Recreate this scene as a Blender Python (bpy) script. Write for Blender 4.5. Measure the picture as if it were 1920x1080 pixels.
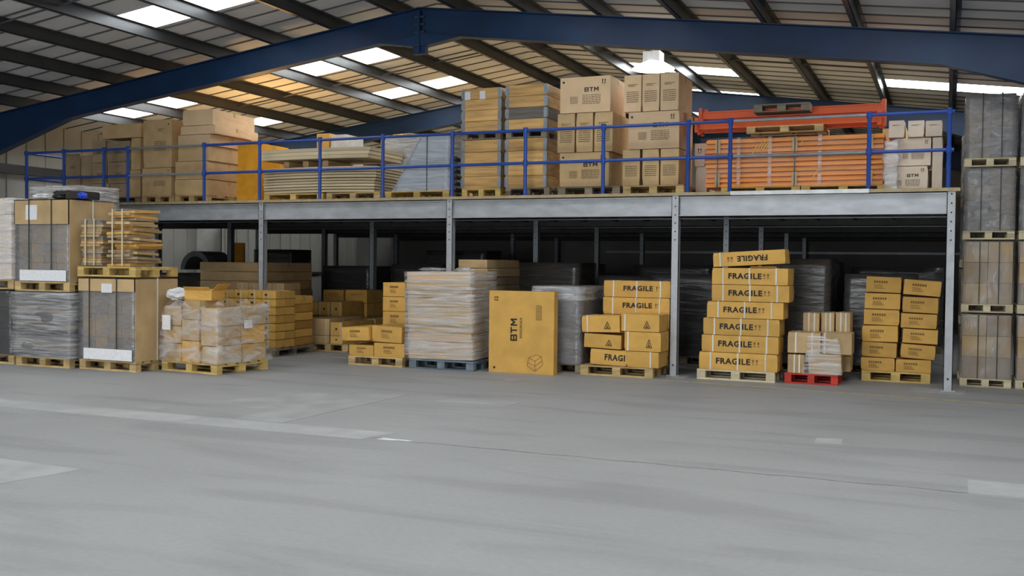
import bpy, bmesh, math, random
from mathutils import Vector, Matrix, noise
from math import sin, cos, pi, radians
random.seed(7)
sc = bpy.context.scene
for o in list(bpy.data.objects): bpy.data.objects.remove(o)
COL = sc.collection

# ------------------------------------------------------------------ camera
F, YAW, PITCH, ROLL = 1883.37, .4081, -.0249, .0111
CAM = Vector((-.0415, -14.2966, 1.6102))
fw = Vector((-sin(YAW)*cos(PITCH), cos(YAW)*cos(PITCH), sin(PITCH)))
r0 = Vector((cos(YAW), sin(YAW), 0)); u0 = r0.cross(fw)
rt = cos(ROLL)*r0 + sin(ROLL)*u0
up = -sin(ROLL)*r0 + cos(ROLL)*u0
cd = bpy.data.cameras.new('camera'); cam = bpy.data.objects.new('camera', cd); COL.objects.link(cam)
cd.sensor_width = 36; cd.lens = F/1920*36; cd.clip_end = 200
M = Matrix((rt, up, -fw)).transposed().to_4x4(); M.translation = CAM
cam.matrix_world = M
sc.camera = cam
def ray(px, py): return fw + rt*((px-960)/F) + up*((540-py)/F)
def at(px, py, Y):
    d = ray(px, py); return CAM + d*((Y-CAM.y)/d.y)

# ------------------------------------------------------------------ light and exposure
vs = sc.view_settings
vs.view_transform = 'Standard'; vs.look = 'None'; vs.gamma = 1; vs.use_curve_mapping = False
vs.exposure = 0.32
w = bpy.data.worlds.new('world'); sc.world = w; w.use_nodes = True
w.node_tree.nodes['Background'].inputs[0].default_value = (.75, .85, 1, 1)
w.node_tree.nodes['Background'].inputs[1].default_value = .6
SKY_STRENGTH = 7.0           # emission of the translucent roof lights (daylight behind them)
def area(name, loc, rot, sx, sy, power, col=(1, 1, 1)):
    l = bpy.data.lights.new(name, 'AREA'); l.shape = 'RECTANGLE'; l.size = sx; l.size_y = sy
    l.energy = power; l.color = col
    o = bpy.data.objects.new(name, l); COL.objects.link(o); o.location = loc; o.rotation_euler = rot
    return o
# fill light added behind the camera, and daylight through the roof lights over the yard end
area('rear_fill_light', (-4.5, -21.8, 2.3), (radians(90), 0, 0), 9, 4.2, 800, (.95, .98, 1))
for yy in (-5.3, -8.6, -11.9, -15.2):
    for xx in (-15.5, -10.8, -4.8, 0.0):
        area('roof_light_daylight', (xx, yy, 5.66-.13*abs(xx+7.86)), (0, 0, 0), 2.3, 1.0, 42, (.94, .98, 1)).data.spread = radians(160)

# ------------------------------------------------------------------ materials
MATS = {}
def mat(name, col, rough=.7, metal=0, var=.15, scale=6, stretch=(1, 1, 1), bump=0, rnd=.12, spec=.4):
    if name in MATS: return MATS[name]
    m = bpy.data.materials.new(name); m.use_nodes = True; nt = m.node_tree; N = nt.nodes; L = nt.links
    p = N['Principled BSDF']; p.inputs['Roughness'].default_value = rough; p.inputs['Metallic'].default_value = metal
    p.inputs['Specular IOR Level'].default_value = spec
    tc = N.new('ShaderNodeTexCoord'); mp = N.new('ShaderNodeMapping'); mp.inputs['Scale'].default_value = stretch
    L.new(tc.outputs['Object'], mp.inputs['Vector'])
    oi = N.new('ShaderNodeObjectInfo')
    ad = N.new('ShaderNodeVectorMath'); ad.operation = 'ADD'
    sc3 = N.new('ShaderNodeVectorMath'); sc3.operation = 'SCALE'; sc3.inputs['Scale'].default_value = 17
    cmb = N.new('ShaderNodeCombineXYZ')
    for k in range(3): L.new(oi.outputs['Random'], cmb.inputs[k])
    L.new(cmb.outputs[0], sc3.inputs[0]); L.new(mp.outputs[0], ad.inputs[0]); L.new(sc3.outputs[0], ad.inputs[1])
    nz = N.new('ShaderNodeTexNoise'); nz.inputs['Scale'].default_value = scale; nz.inputs['Detail'].default_value = 4
    L.new(ad.outputs[0], nz.inputs['Vector'])
    mr = N.new('ShaderNodeMapRange'); mr.inputs[1].default_value = .3; mr.inputs[2].default_value = .7
    mr.inputs[3].default_value = 1-var; mr.inputs[4].default_value = 1+var
    L.new(nz.outputs['Fac'], mr.inputs[0])
    mr2 = N.new('ShaderNodeMapRange'); mr2.inputs[3].default_value = 1-rnd; mr2.inputs[4].default_value = 1+rnd
    L.new(oi.outputs['Random'], mr2.inputs[0])
    mu = N.new('ShaderNodeMath'); mu.operation = 'MULTIPLY'; L.new(mr.outputs[0], mu.inputs[0]); L.new(mr2.outputs[0], mu.inputs[1])
    vm = N.new('ShaderNodeVectorMath'); vm.operation = 'SCALE'; vm.inputs[0].default_value = col
    L.new(mu.outputs[0], vm.inputs['Scale']); L.new(vm.outputs[0], p.inputs['Base Color'])
    if bump:
        b = N.new('ShaderNodeBump'); b.inputs['Strength'].default_value = bump; b.inputs['Distance'].default_value = .02
        L.new(nz.outputs['Fac'], b.inputs['Height']); L.new(b.outputs[0], p.inputs['Normal'])
    MATS[name] = m; return m
def film(name, col, lo, hi, rough=.25, scale=3, stretch=(.6, .6, 5)):
    m = bpy.data.materials.new(name); m.use_nodes = True; nt = m.node_tree; N = nt.nodes; L = nt.links
    p = N['Principled BSDF']; p.inputs['Base Color'].default_value = (*col, 1); p.inputs['Roughness'].default_value = rough
    p.inputs['Specular IOR Level'].default_value = .8
    tc = N.new('ShaderNodeTexCoord'); mp = N.new('ShaderNodeMapping'); mp.inputs['Scale'].default_value = stretch
    L.new(tc.outputs['Object'], mp.inputs['Vector'])
    nz = N.new('ShaderNodeTexNoise'); nz.inputs['Scale'].default_value = scale; nz.inputs['Detail'].default_value = 5
    nz.inputs['Distortion'].default_value = .8
    L.new(mp.outputs[0], nz.inputs['Vector'])
    mr = N.new('ShaderNodeMapRange'); mr.inputs[1].default_value = .35; mr.inputs[2].default_value = .68
    mr.inputs[3].default_value = lo; mr.inputs[4].default_value = hi
    L.new(nz.outputs['Fac'], mr.inputs[0])
    tr = N.new('ShaderNodeBsdfTransparent'); mx = N.new('ShaderNodeMixShader')
    L.new(mr.outputs[0], mx.inputs[0]); L.new(tr.outputs[0], mx.inputs[1]); L.new(p.outputs[0], mx.inputs[2])
    b = N.new('ShaderNodeBump'); b.inputs['Strength'].default_value = .7; b.inputs['Distance'].default_value = .03
    L.new(nz.outputs['Fac'], b.inputs['Height']); L.new(b.outputs[0], p.inputs['Normal'])
    L.new(mx.outputs[0], N['Material Output'].inputs[0])
    MATS[name] = m; return m
def emit(name, col, s):
    m = bpy.data.materials.new(name); m.use_nodes = True; N = m.node_tree.nodes
    p = N['Principled BSDF']; p.inputs['Base Color'].default_value = (*col, 1)
    p.inputs['Emission Color'].default_value = (*col, 1); p.inputs['Emission Strength'].default_value = s
    MATS[name] = m; return m
mat('gold', (.67, .385, .09), .7, var=.10, scale=5)
mat('gold_dark', (.46, .24, .05), .7, var=.12, scale=5)
mat('beige', (.66, .47, .285), .75, var=.08, scale=4)
mat('pale', (.74, .62, .50), .75, var=.06, scale=4)
mat('tan', (.54, .375, .19), .75, var=.12, scale=4)
mat('drab', (.36, .27, .165), .8, var=.15, scale=4)
mat('orange_card', (.75, .34, .02), .6, var=.12, scale=5)
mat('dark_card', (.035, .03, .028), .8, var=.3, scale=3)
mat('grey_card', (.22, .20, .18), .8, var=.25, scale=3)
mat('pallet_wood', (.52, .37, .17), .8, var=.25, scale=5, stretch=(1, 1, 3), rnd=.25)
mat('pallet_yellow', (.60, .42, .14), .8, var=.2, scale=5, rnd=.15)
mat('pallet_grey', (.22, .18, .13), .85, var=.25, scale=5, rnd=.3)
mat('pallet_pale', (.62, .54, .36), .85, var=.15, scale=5, rnd=.2)
mat('pallet_blue', (.16, .20, .24), .8, var=.25, scale=5, rnd=.25)
mat('pallet_red', (.55, .035, .015), .6, var=.15, scale=5, rnd=.15)
mat('crate_wood', (.58, .35, .13), .75, var=.3, scale=3, stretch=(.6, 1, 6), rnd=.25)
mat('crate_grey', (.17, .155, .14), .8, var=.3, scale=3, stretch=(.6, 1, 6), rnd=.2)
mat('panel_board', (.62, .51, .33), .8, var=.15, scale=2, stretch=(.5, .5, 5), rnd=.15)
mat('panel_dark', (.12, .10, .08), .8, rnd=.3)
mat('galvanised', (.43, .45, .475), .42, .2, var=.16, scale=9, stretch=(.4, .4, 1), rnd=.06)
mat('galvanised_post', (.43, .445, .47), .45, .15, var=.1, scale=9, rnd=.05)
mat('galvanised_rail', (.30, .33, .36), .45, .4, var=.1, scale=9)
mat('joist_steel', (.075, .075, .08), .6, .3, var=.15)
mat('chipboard', (.47, .37, .22), .85, var=.15, scale=12)
mat('frame_blue', (.004, .027, .082), .5, .0, var=.25, scale=1.5, rnd=.02)
mat('rail_blue', (.02, .07, .34), .4, 0, var=.15, scale=4, rnd=.05)
mat('purlin_steel', (.085, .087, .09), .38, .6, var=.1, scale=3, rnd=.06)
mat('roof_sheet', (.58, .585, .60), .65, .0, var=.10, scale=1.2, rnd=.10)
mat('seam_shade', (.10, .097, .092), .9)
mat('wall_sheet', (.40, .39, .36), .7, 0, var=.08, scale=1.5, rnd=.06)
mat('block_wall', (.20, .19, .185), .85, 0, var=.1, scale=2)
mat('black_ink', (.025, .022, .02), .7, var=.05)
mat('faint_ink', (.13, .095, .055), .8, var=.05)
mat('pale_ink', (.22, .13, .045), .8)
mat('strap_white', (.72, .68, .58), .5, var=.05)
mat('strap_cream', (.66, .55, .36), .5, var=.05)
mat('strap_dark', (.035, .05, .04), .5, var=.05)
mat('tape', (.50, .33, .13), .35, var=.05)
mat('paper', (.80, .80, .82), .7, var=.08, scale=30)
mat('orange_steel', (.74, .10, .006), .42, 0, var=.08, scale=3, rnd=.10)
mat('orange_steel_pale', (.90, .30, .015), .42, 0, var=.08, scale=3, rnd=.10)
mat('yellow_strap', (.85, .55, .03), .5)
mat('black_plastic', (.02, .025, .022), .35, bump=.5, scale=9)
mat('blue_plastic', (.02, .07, .65), .35)
mat('white_plastic', (.7, .72, .74), .4)
mat('grey_plastic', (.30, .33, .37), .3, var=.2)
mat('lamp_white', (.85, .85, .85), .4)
mat('line_yellow', (.42, .36, .14), .8, var=.3, scale=8)
mat('patch_pale', (.39, .39, .388), .8, var=.12, scale=3, rnd=.04)
mat('patch_mid', (.342, .342, .34), .8, var=.12, scale=3, rnd=.04)
mat('joint_dark', (.20, .20, .19), .9, var=.3, scale=9)
mat('sheet_white', (.62, .62, .60), .5, var=.1)
film('film_clear', (.85, .85, .86), .0, .52, stretch=(.5, .5, 9))
film('film_thin', (.85, .80, .75), .0, .16, scale=2.5)
film('film_heap', (.80, .79, .78), .0, .6, scale=3, stretch=(1, 1, 3))
film('film_white', (.78, .78, .80), .18, .85, scale=4)
film('film_grey', (.30, .30, .31), .42, .78, scale=2.2, stretch=(1.6, 1.6, 4))
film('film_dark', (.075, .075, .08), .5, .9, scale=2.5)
film('film_blue', (.52, .58, .66), .6, .97, scale=3, stretch=(.5, .5, 7))
film('film_fade', (.46, .455, .46), .05, .5, scale=1.6, stretch=(1.6, 1.6, 1.4))
film('film_bundle', (.20, .20, .21), .3, .8, scale=3, stretch=(.8, .8, 5))
emit('skylight', (.93, .98, 1), SKY_STRENGTH)
emit('lamp_glow', (1, 1, 1), 9)
# floor
m = bpy.data.materials.new('concrete'); m.use_nodes = True; MATS['concrete'] = m
N = m.node_tree.nodes; L = m.node_tree.links; p = N['Principled BSDF']; p.inputs['Roughness'].default_value = .62
p.inputs['Specular IOR Level'].default_value = .35
tc = N.new('ShaderNodeTexCoord')
def nzn(scale, det, vec, dist=0):
    n = N.new('ShaderNodeTexNoise'); n.inputs['Scale'].default_value = scale; n.inputs['Detail'].default_value = det
    n.inputs['Distortion'].default_value = dist; L.new(vec, n.inputs['Vector']); return n.outputs['Fac']
mp = N.new('ShaderNodeMapping'); mp.inputs['Scale'].default_value = (.35, 1.6, 1); mp.inputs['Rotation'].default_value = (0, 0, .35)
L.new(tc.outputs['Object'], mp.inputs['Vector'])
a = nzn(.55, 5, tc.outputs['Object']); b = nzn(1.3, 6, mp.outputs[0], .6); c = nzn(22, 3, tc.outputs['Object'])
def mrng(src, a0, a1, b0, b1):
    q = N.new('ShaderNodeMapRange'); 
    for i, v in enumerate((a0, a1, b0, b1)): q.inputs[i+1].default_value = v
    L.new(src, q.inputs[0]); return q.outputs[0]
def mul(x, y):
    q = N.new('ShaderNodeMath'); q.operation = 'MULTIPLY'; L.new(x, q.inputs[0]); L.new(y, q.inputs[1]); return q.outputs[0]
v = mul(mul(mrng(a, .3, .7, .94, 1.06), mrng(b, .36, .5, .86, 1.0)), mrng(c, .3, .7, .96, 1.04))
vm = N.new('ShaderNodeVectorMath'); vm.operation = 'SCALE'; vm.inputs[0].default_value = (.315, .315, .315)
L.new(v, vm.inputs['Scale']); L.new(vm.outputs[0], p.inputs['Base Color'])
bp = N.new('ShaderNodeBump'); bp.inputs['Strength'].default_value = .15; bp.inputs['Distance'].default_value = .01
L.new(c, bp.inputs['Height']); L.new(bp.outputs[0], p.inputs['Normal'])

# ------------------------------------------------------------------ mesh helpers
class MB:
    def __init__(s): s.v = []; s.f = []
    def box(s, x0, x1, y0, y1, z0, z1, T=None):
        n = len(s.v)
        for z in (z0, z1):
            for x, y in ((x0, y0), (x1, y0), (x1, y1), (x0, y1)):
                q = Vector((x, y, z)); s.v.append(tuple(T @ q if T else q))
        for f in ((0, 3, 2, 1), (4, 5, 6, 7), (0, 1, 5, 4), (1, 2, 6, 5), (2, 3, 7, 6), (3, 0, 4, 7)):
            s.f.append(tuple(n+i for i in f))
        return s
    def poly(s, pts, y0, y1):           # xz outline extruded along y
        n = len(s.v); k = len(pts)
        s.v += [(a, y0, b) for a, b in pts] + [(a, y1, b) for a, b in pts]
        s.f.append(tuple(n+i for i in range(k))); s.f.append(tuple(n+k+i for i in reversed(range(k))))
        for i in range(k): j = (i+1) % k; s.f.append((n+i, n+k+i, n+k+j, n+j))
        return s
    def tube(s, a, b, r, seg=8):
        a = Vector(a); b = Vector(b); d = (b-a).normalized()
        u = d.cross(Vector((0, 0, 1)) if abs(d.z) < .9 else Vector((1, 0, 0))).normalized(); w_ = d.cross(u)
        n = len(s.v)
        for q in (a, b):
            for i in range(seg):
                t = 2*pi*i/seg; s.v.append(tuple(q+u*cos(t)*r+w_*sin(t)*r))
        for i in range(seg):
            j = (i+1) % seg; s.f.append((n+i, n+j, n+seg+j, n+seg+i))
        s.f.append(tuple(n+i for i in reversed(range(seg)))); s.f.append(tuple(n+seg+i for i in range(seg)))
        return s
    def lathe(s, prof, c=(0, 0, 0), seg=16):
        n = len(s.v); k = len(prof)
        for r_, z in prof:
            for i in range(seg):
                t = 2*pi*i/seg; s.v.append((c[0]+r_*cos(t), c[1]+r_*sin(t), c[2]+z))
        for a_ in range(k-1):
            for i in range(seg):
                j = (i+1) % seg; s.f.append((n+a_*seg+i, n+a_*seg+j, n+(a_+1)*seg+j, n+(a_+1)*seg+i))
        return s
    def mesh(s, name):
        me = bpy.data.meshes.new(name); me.from_pydata(s.v, [], s.f); me.update(); return me
def tag(o, label=None, cat=None, group=None, kind=None):
    if label: o['label'] = label
    if cat: o['category'] = cat
    if group: o['group'] = group
    if kind: o['kind'] = kind
    return o
def link(name, me, m=None, parent=None, loc=(0, 0, 0), rot=(0, 0, 0), smooth=False):
    o = bpy.data.objects.new(name, me); COL.objects.link(o)
    if m and me and not me.materials: me.materials.append(MATS[m])
    if smooth:
        for q in me.polygons: q.use_smooth = True
    o.parent = parent; o.location = loc; o.rotation_euler = rot; return o
def empty(name, loc=(0, 0, 0), rot=(0, 0, 0)):
    o = bpy.data.objects.new(name, None); COL.objects.link(o); o.location = loc; o.rotation_euler = rot
    o.empty_display_size = .1; return o
CACHE = {}
def bmsh(w_, d, h, m):                   # cached box mesh centred in x, y, base at 0
    k = (round(w_, 3), round(d, 3), round(h, 3), m)
    if k not in CACHE:
        CACHE[k] = MB().box(-k[0]/2, k[0]/2, -k[1]/2, k[1]/2, 0, k[2]).mesh(m); CACHE[k].materials.append(MATS[m])
    return CACHE[k]
def part(name, parent, m, x0, x1, y0, y1, z0, z1, rot=(0, 0, 0)):
    return link(name, bmsh(x1-x0, y1-y0, z1-z0, m), None, parent, ((x0+x1)/2, (y0+y1)/2, z0), rot)
TXT = {}
def text(s, m):
    if (s, m) in TXT: return TXT[s, m]
    cu = bpy.data.curves.new('t', 'FONT'); cu.body = s; cu.size = 1; cu.offset = .034; cu.extrude = .001
    cu.align_x = 'CENTER'; cu.align_y = 'CENTER'; cu.space_character = 1.12; cu.resolution_u = 2
    o = bpy.data.objects.new('t', cu); COL.objects.link(o)
    bpy.context.view_layer.update()
    me = bpy.data.meshes.new_from_object(o.evaluated_get(bpy.context.evaluated_depsgraph_get()))
    bpy.data.objects.remove(o); me.materials.clear(); me.materials.append(MATS[m])
    xs = [q.co.x for q in me.vertices]; ys = [q.co.y for q in me.vertices]
    cx, cy = (min(xs)+max(xs))/2, (min(ys)+max(ys))/2; W = max(xs)-min(xs); H_ = max(ys)-min(ys)
    for q in me.vertices: q.co.x = (q.co.x-cx)/W; q.co.y = (q.co.y-cy)/H_
    TXT[s, m] = me; return me
def glyph(kind, m):
    k = ('g', kind, m)
    if k in CACHE: return CACHE[k]
    b = MB()
    if kind == 'arrows':
        for cx in (-.3, .3):
            b.poly([(cx-.07, -.5), (cx+.07, -.5), (cx+.07, .1), (cx+.22, .1), (cx, .5), (cx-.22, .1), (cx-.07, .1)], -.002, 0)
        b.box(-.5, .5, -.002, 0, -.62, -.54)
    elif kind == 'warn':
        t = .09
        for (x0, z0, x1, z1) in ((-.5, -.5, .5, -.5), (-.5, -.5, 0, .5), (.5, -.5, 0, .5)):
            d = Vector((x1-x0, z1-z0)).normalized(); n = Vector((-d.y, d.x))*t/2
            b.poly([(x0-n.x, z0-n.y), (x1-n.x, z1-n.y), (x1+n.x, z1+n.y), (x0+n.x, z0+n.y)], -.002, 0)
        b.box(-.05, .05, -.002, 0, -.38, .1); b.box(-.2, -.08, -.002, 0, -.4, -.25); b.box(.08, .2, -.002, 0, -.4, -.25)
    elif kind == 'glass':
        for cx in (-.32, .3):
            b.poly([(cx-.18, .5), (cx+.18, .5), (cx+.12, .0), (cx-.12, .0)], -.002, 0)
            b.box(cx-.03, cx+.03, -.002, 0, -.4, 0); b.box(cx-.16, cx+.16, -.002, 0, -.5, -.4)
    elif kind == 'print':
        r_ = random.Random(3)
        for i in range(6):
            z = .5-i*.18; x = -.5
            while x < .45:
                l_ = r_.uniform(.06, .2); b.box(x, min(x+l_, .5), -.002, 0, z-.06, z); x += l_+.04
            if i == 2: continue
    elif kind == 'header':
        x = -.5
        for i in range(6):
            b.box(x, x+.12, -.002, 0, .2, .5); x += .175
        for i in range(3): b.box(-.5, .1+.1*i, -.002, 0, -.1-.2*i, -.04-.2*i)
    elif kind == 'letters':        # squared wide capitals B T M
        t = .035; q = .19
        b.box(-.5, -.5+t*1.7, -.002, 0, -.5, .5).box(-.5, -.22, -.002, 0, .5-q, .5).box(-.5, -.22, -.002, 0, -.5, -.5+q).box(-.5, -.24, -.002, 0, -q/2, q/2)
        b.box(-.27, -.205, -.002, 0, -.44, -.04).box(-.28, -.215, -.002, 0, .04, .44)
        b.box(-.16, .12, -.002, 0, .5-q, .5).box(-.053, .013, -.002, 0, -.5, .5)
        b.box(.18, .245, -.002, 0, -.5, .5).box(.435, .5, -.002, 0, -.5, .5)
        b.poly([(.18, .5), (.25, .5), (.34, .08), (.43, .5), (.5, .5), (.37, -.2), (.31, -.2)], -.002, 0)
    elif kind == 'dot':
        b.poly([(cos(t*pi/4)*.5, sin(t*pi/4)*.5) for t in range(8)], -.002, 0)
    elif kind == 'shelf':           # line drawing of a flat-packed frame
        for (x0, z0, x1, z1) in ((-.5, -.2, 0, -.5), (0, -.5, .5, -.1), (-.5, -.2, -.4, .3), (0, -.5, 0, .1), (.5, -.1, .4, .4), (-.4, .3, 0, .1), (0, .1, .4, .4), (-.4, .3, .05, .5), (.05, .5, .4, .4), (-.45, .0, 0, -.2), (0, -.2, .45, .15)):
            d = Vector((x1-x0, z1-z0)).normalized(); n = Vector((-d.y, d.x))*.012
            b.poly([(x0-n.x, z0-n.y), (x1-n.x, z1-n.y), (x1+n.x, z1+n.y), (x0+n.x, z0+n.y)], -.002, 0)
    me = b.mesh(kind); me.materials.append(MATS[m]); CACHE[k] = me; return me
def deco(root, w_, d, h, items):
    y = -d/2-.006
    for it in items:
        k, u, v, sw, sh = it[:5]
        if k[0] == 'V': sw, sh = sw*h, sh*w_
        else: sw, sh = sw*w_, sh*h
        flip = len(it) > 5 and it[5]
        x = (u-.5)*w_; z = v*h
        if k[2:] == 'BTM':
            o = link('lettering', glyph('letters', 'black_ink'), None, root)
            o.matrix_local = Matrix.Translation((x, y, z)) @ Matrix.Rotation(-pi/2 if k[0] == 'V' else 0, 4, 'Y') @ Matrix.Diagonal((sw, 1, sh, 1))
        elif k.startswith('T:') or k.startswith('V:'):
            ang = (pi/2 if k[0] == 'V' else 0) + (pi if flip else 0)
            o = link('lettering', text(k[2:], it[6] if len(it) > 6 else 'black_ink'), None, root, (x, y, z))
            o.rotation_euler = (pi/2, -ang, 0) if False else (0, 0, 0)
            o.matrix_local = Matrix.Translation((x, y, z)) @ Matrix.Rotation(-ang, 4, 'Y') @ Matrix.Rotation(pi/2, 4, 'X') @ Matrix.Diagonal((sw, sh, 1, 1))
        else:
            m = 'faint_ink' if k == 'print' else 'pale_ink' if k in ('shelf', 'glass', 'header') else 'black_ink'
            nm = {'arrows': 'arrow_symbol', 'warn': 'warning_symbol', 'glass': 'glass_symbol', 'print': 'small_print', 'header': 'small_print', 'dot': 'round_symbol', 'shelf': 'line_drawing'}[k]
            o = link(nm, glyph(k, m), None, root)
            if nm == 'small_print': o['kind'] = 'stuff'
            rr = Matrix.Rotation(pi/2, 4, 'Y') if (flip == 1) else Matrix.Identity(4)
            o.matrix_local = Matrix.Translation((x, y, z)) @ rr @ Matrix.Diagonal((sw, 1, sh, 1))
def carton_mesh(w_, d, h, m, seed, amp=.004, cuts=4, crush=None):
    bm = bmesh.new(); bmesh.ops.create_cube(bm, size=1)
    bmesh.ops.subdivide_edges(bm, edges=bm.edges, cuts=cuts, use_grid_fill=True)
    r_ = random.Random(seed); off = Vector((r_.random()*50, r_.random()*50, r_.random()*50))
    for q in bm.verts:
        c_ = q.co.copy(); e = sum(1 for k in range(3) if abs(abs(c_[k])-.5) < 1e-4)
        x, y, z = c_.x*w_, c_.y*d, (c_.z+.5)*h
        if e == 1:
            n = noise.noise(off+c_*2.2)*amp*2
            n = max(-amp*2.5, min(amp, n))
            if abs(c_.x) > .499: x += math.copysign(n, c_.x)
            elif abs(c_.y) > .499: y += math.copysign(n, c_.y)
            elif c_.z > .49: z -= abs(n)
        elif e == 3 and r_.random() < .4:
            s_ = r_.uniform(.004, .012); x -= math.copysign(s_, x); y -= math.copysign(s_, y)
        if crush: x, y, z = crush(x, y, z)
        q.co = (x, y, z)
    me = bpy.data.meshes.new('carton'); bm.to_mesh(me); bm.free(); me.materials.append(MATS[m]); return me
SEED = [0]
GAP = .009
def carton(x0, x1, Y, D, z0, z1, label, group=None, m='gold', rz=0, ry=0, straps=(), dec=(), tape=True, name='carton', cat='box',
           sm='strap_white', lift=True, crush=None, parent=None, amp=.004):
    SEED[0] += 1
    w_ = x1-x0; h = z1-z0-GAP
    o = link(name, carton_mesh(w_, D, h, m, SEED[0], amp, crush=crush), None, parent)
    dz = abs(sin(ry))*w_/2 if (ry and lift) else 0
    o.location = ((x0+x1)/2, Y+D/2, z0+.001+dz); o.rotation_euler = (0, ry, rz)
    if not parent: tag(o, label, cat, group)
    for u in straps:
        x = (u-.5)*w_; b = MB(); t = .006; q = .011
        b.box(x-q, x+q, -D/2-t-.003, -D/2-.003, 0, h+.003).box(x-q, x+q, -D/2-t, D/2+t, h+.001, h+.004)
        link('strap', b.mesh('strap'), sm, o)
    if tape:
        b = MB(); b.box(-w_/2-.004, w_/2+.004, -.025, .025, h-.0005, h+.002)
        b.box(w_/2+.002, w_/2+.005, -.025, .025, h-.08, h+.002)
        link('tape', b.mesh('tape'), 'tape', o)
        # two lid flaps meeting at the seam
    if tape:
        for s in (-1, 1):
            part('flap', o, m, -w_/2+.004, w_/2-.004, min(s*.003, s*(D/2-.004)), max(s*.003, s*(D/2-.004)), h-.002, h+.0008)
    deco(o, w_, D, h, dec); return o
def px(L_, R_, T_, Y, B_=None):
    """front-face pixels -> x0, x1, z1 (and z0)"""
    yc = T_ if B_ is None else (T_+B_)/2; c_ = (L_+R_)/2
    return at(L_, yc, Y).x, at(R_, yc, Y).x, at(c_, T_, Y).z, (at(c_, B_, Y).z if B_ is not None else None)
ORD = ['top', 'second', 'third', 'fourth', 'fifth', 'sixth', 'seventh', 'eighth', 'ninth', 'tenth', 'eleventh']
def stack(Y, D, z, tiers, what, where, group, **kw):
    """tiers bottom-up: (L, R, T[, opts])"""
    n = len(tiers); zz = z; out = []
    for i, t in enumerate(tiers):
        o_ = dict(kw); lab = None
        if len(t) > 3: o_.update(t[3])
        dy = o_.pop('dy', 0); DD = o_.pop('D', D); wh = o_.pop('what', what); fix = o_.pop('label', None)
        x0, x1, z1, _ = px(t[0], t[1], t[2], Y+dy)
        k = n-1-i
        pos = 'top' if k == 0 else ('bottom' if i == 0 else ORD[k]+' from top')
        lab = fix or (f'{wh}, {pos} of {where}' if n > 1 else f'{wh} {where}')
        c_ = carton(x0, x1, Y+dy, DD, zz, z1, lab, group, **o_)
        zz = z1 + (abs(sin(o_.get('ry', 0)))*(x1-x0) if o_.get('ry') else 0); out.append(c_)
    return out, zz
def pallet(x0, x1, Y, D, z, label, m='pallet_wood', h=.144, rz=0, group='wooden pallets on the warehouse floor', wide=True):
    r_ = empty('pallet', ((x0+x1)/2, Y+D/2, z), (0, 0, rz)); tag(r_, label, 'pallet', group)
    W = x1-x0; t = .022*h/.144; bh = h-3*t; bw = .12 if W > .75 else .09
    bwy = .10; nb = 5
    bwd = D/nb*.72
    for i in range(nb):
        y = -D/2 + bwd/2 + i*(D-bwd)/(nb-1)
        link('top_board', bmsh(W, bwd, t, m), None, r_, (0, y, h-t))
    for i in (-1, 0, 1):
        x = i*(W-bw)/2
        link('cross_board', bmsh(bw, D, t, m), None, r_, (x, 0, h-2*t))
        link('bottom_board', bmsh(W, bwy, t, m), None, r_, (0, i*(D-bwy)/2, 0))
        for j in (-1, 0, 1):
            link('block', bmsh(bw, bwy, bh, m), None, r_, (x, j*(D-bwy)/2, t))
    return r_
def film_mesh(w_, d, h, seed, amp=.012, n=9, taper=0, ragged=0, top=True):
    r_ = random.Random(seed); off = Vector((r_.random()*90, r_.random()*90, r_.random()*90))
    V = []; Fc = []; seg = 4*n; nz_ = n+3
    def ring(t):
        q = t*4; k = int(q) % 4; f = q-int(q)
        return ((-w_/2+f*w_, -d/2), (w_/2, -d/2+f*d), (w_/2-f*w_, d/2), (-w_/2, d/2-f*d))[k]
    for j in range(nz_+1):
        for i in range(seg):
            x, y = ring(i/seg); z = h*j/nz_
            nn = noise.noise(off+Vector((x*2.5, y*2.5, z*7)))*amp + amp*.6
            s = 1 + taper*(z/h-.5)
            l_ = math.hypot(x, y) or 1
            zz = z + (ragged*noise.noise(off+Vector((x*5, y*5, 0))) if j == nz_ else 0)
            V.append((x*s+x/l_*nn, y*s+y/l_*nn, zz))
    for j in range(nz_):
        for i in range(seg):
            k = (i+1) % seg; Fc.append((j*seg+i, j*seg+k, (j+1)*seg+k, (j+1)*seg+i))
    if top:
        c_ = len(V); V.append((0, 0, h+.004))
        for i in range(seg): Fc.append((nz_*seg+i, nz_*seg+(i+1) % seg, c_))
    me = bpy.data.meshes.new('stretch_film'); me.from_pydata(V, [], Fc); return me
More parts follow.
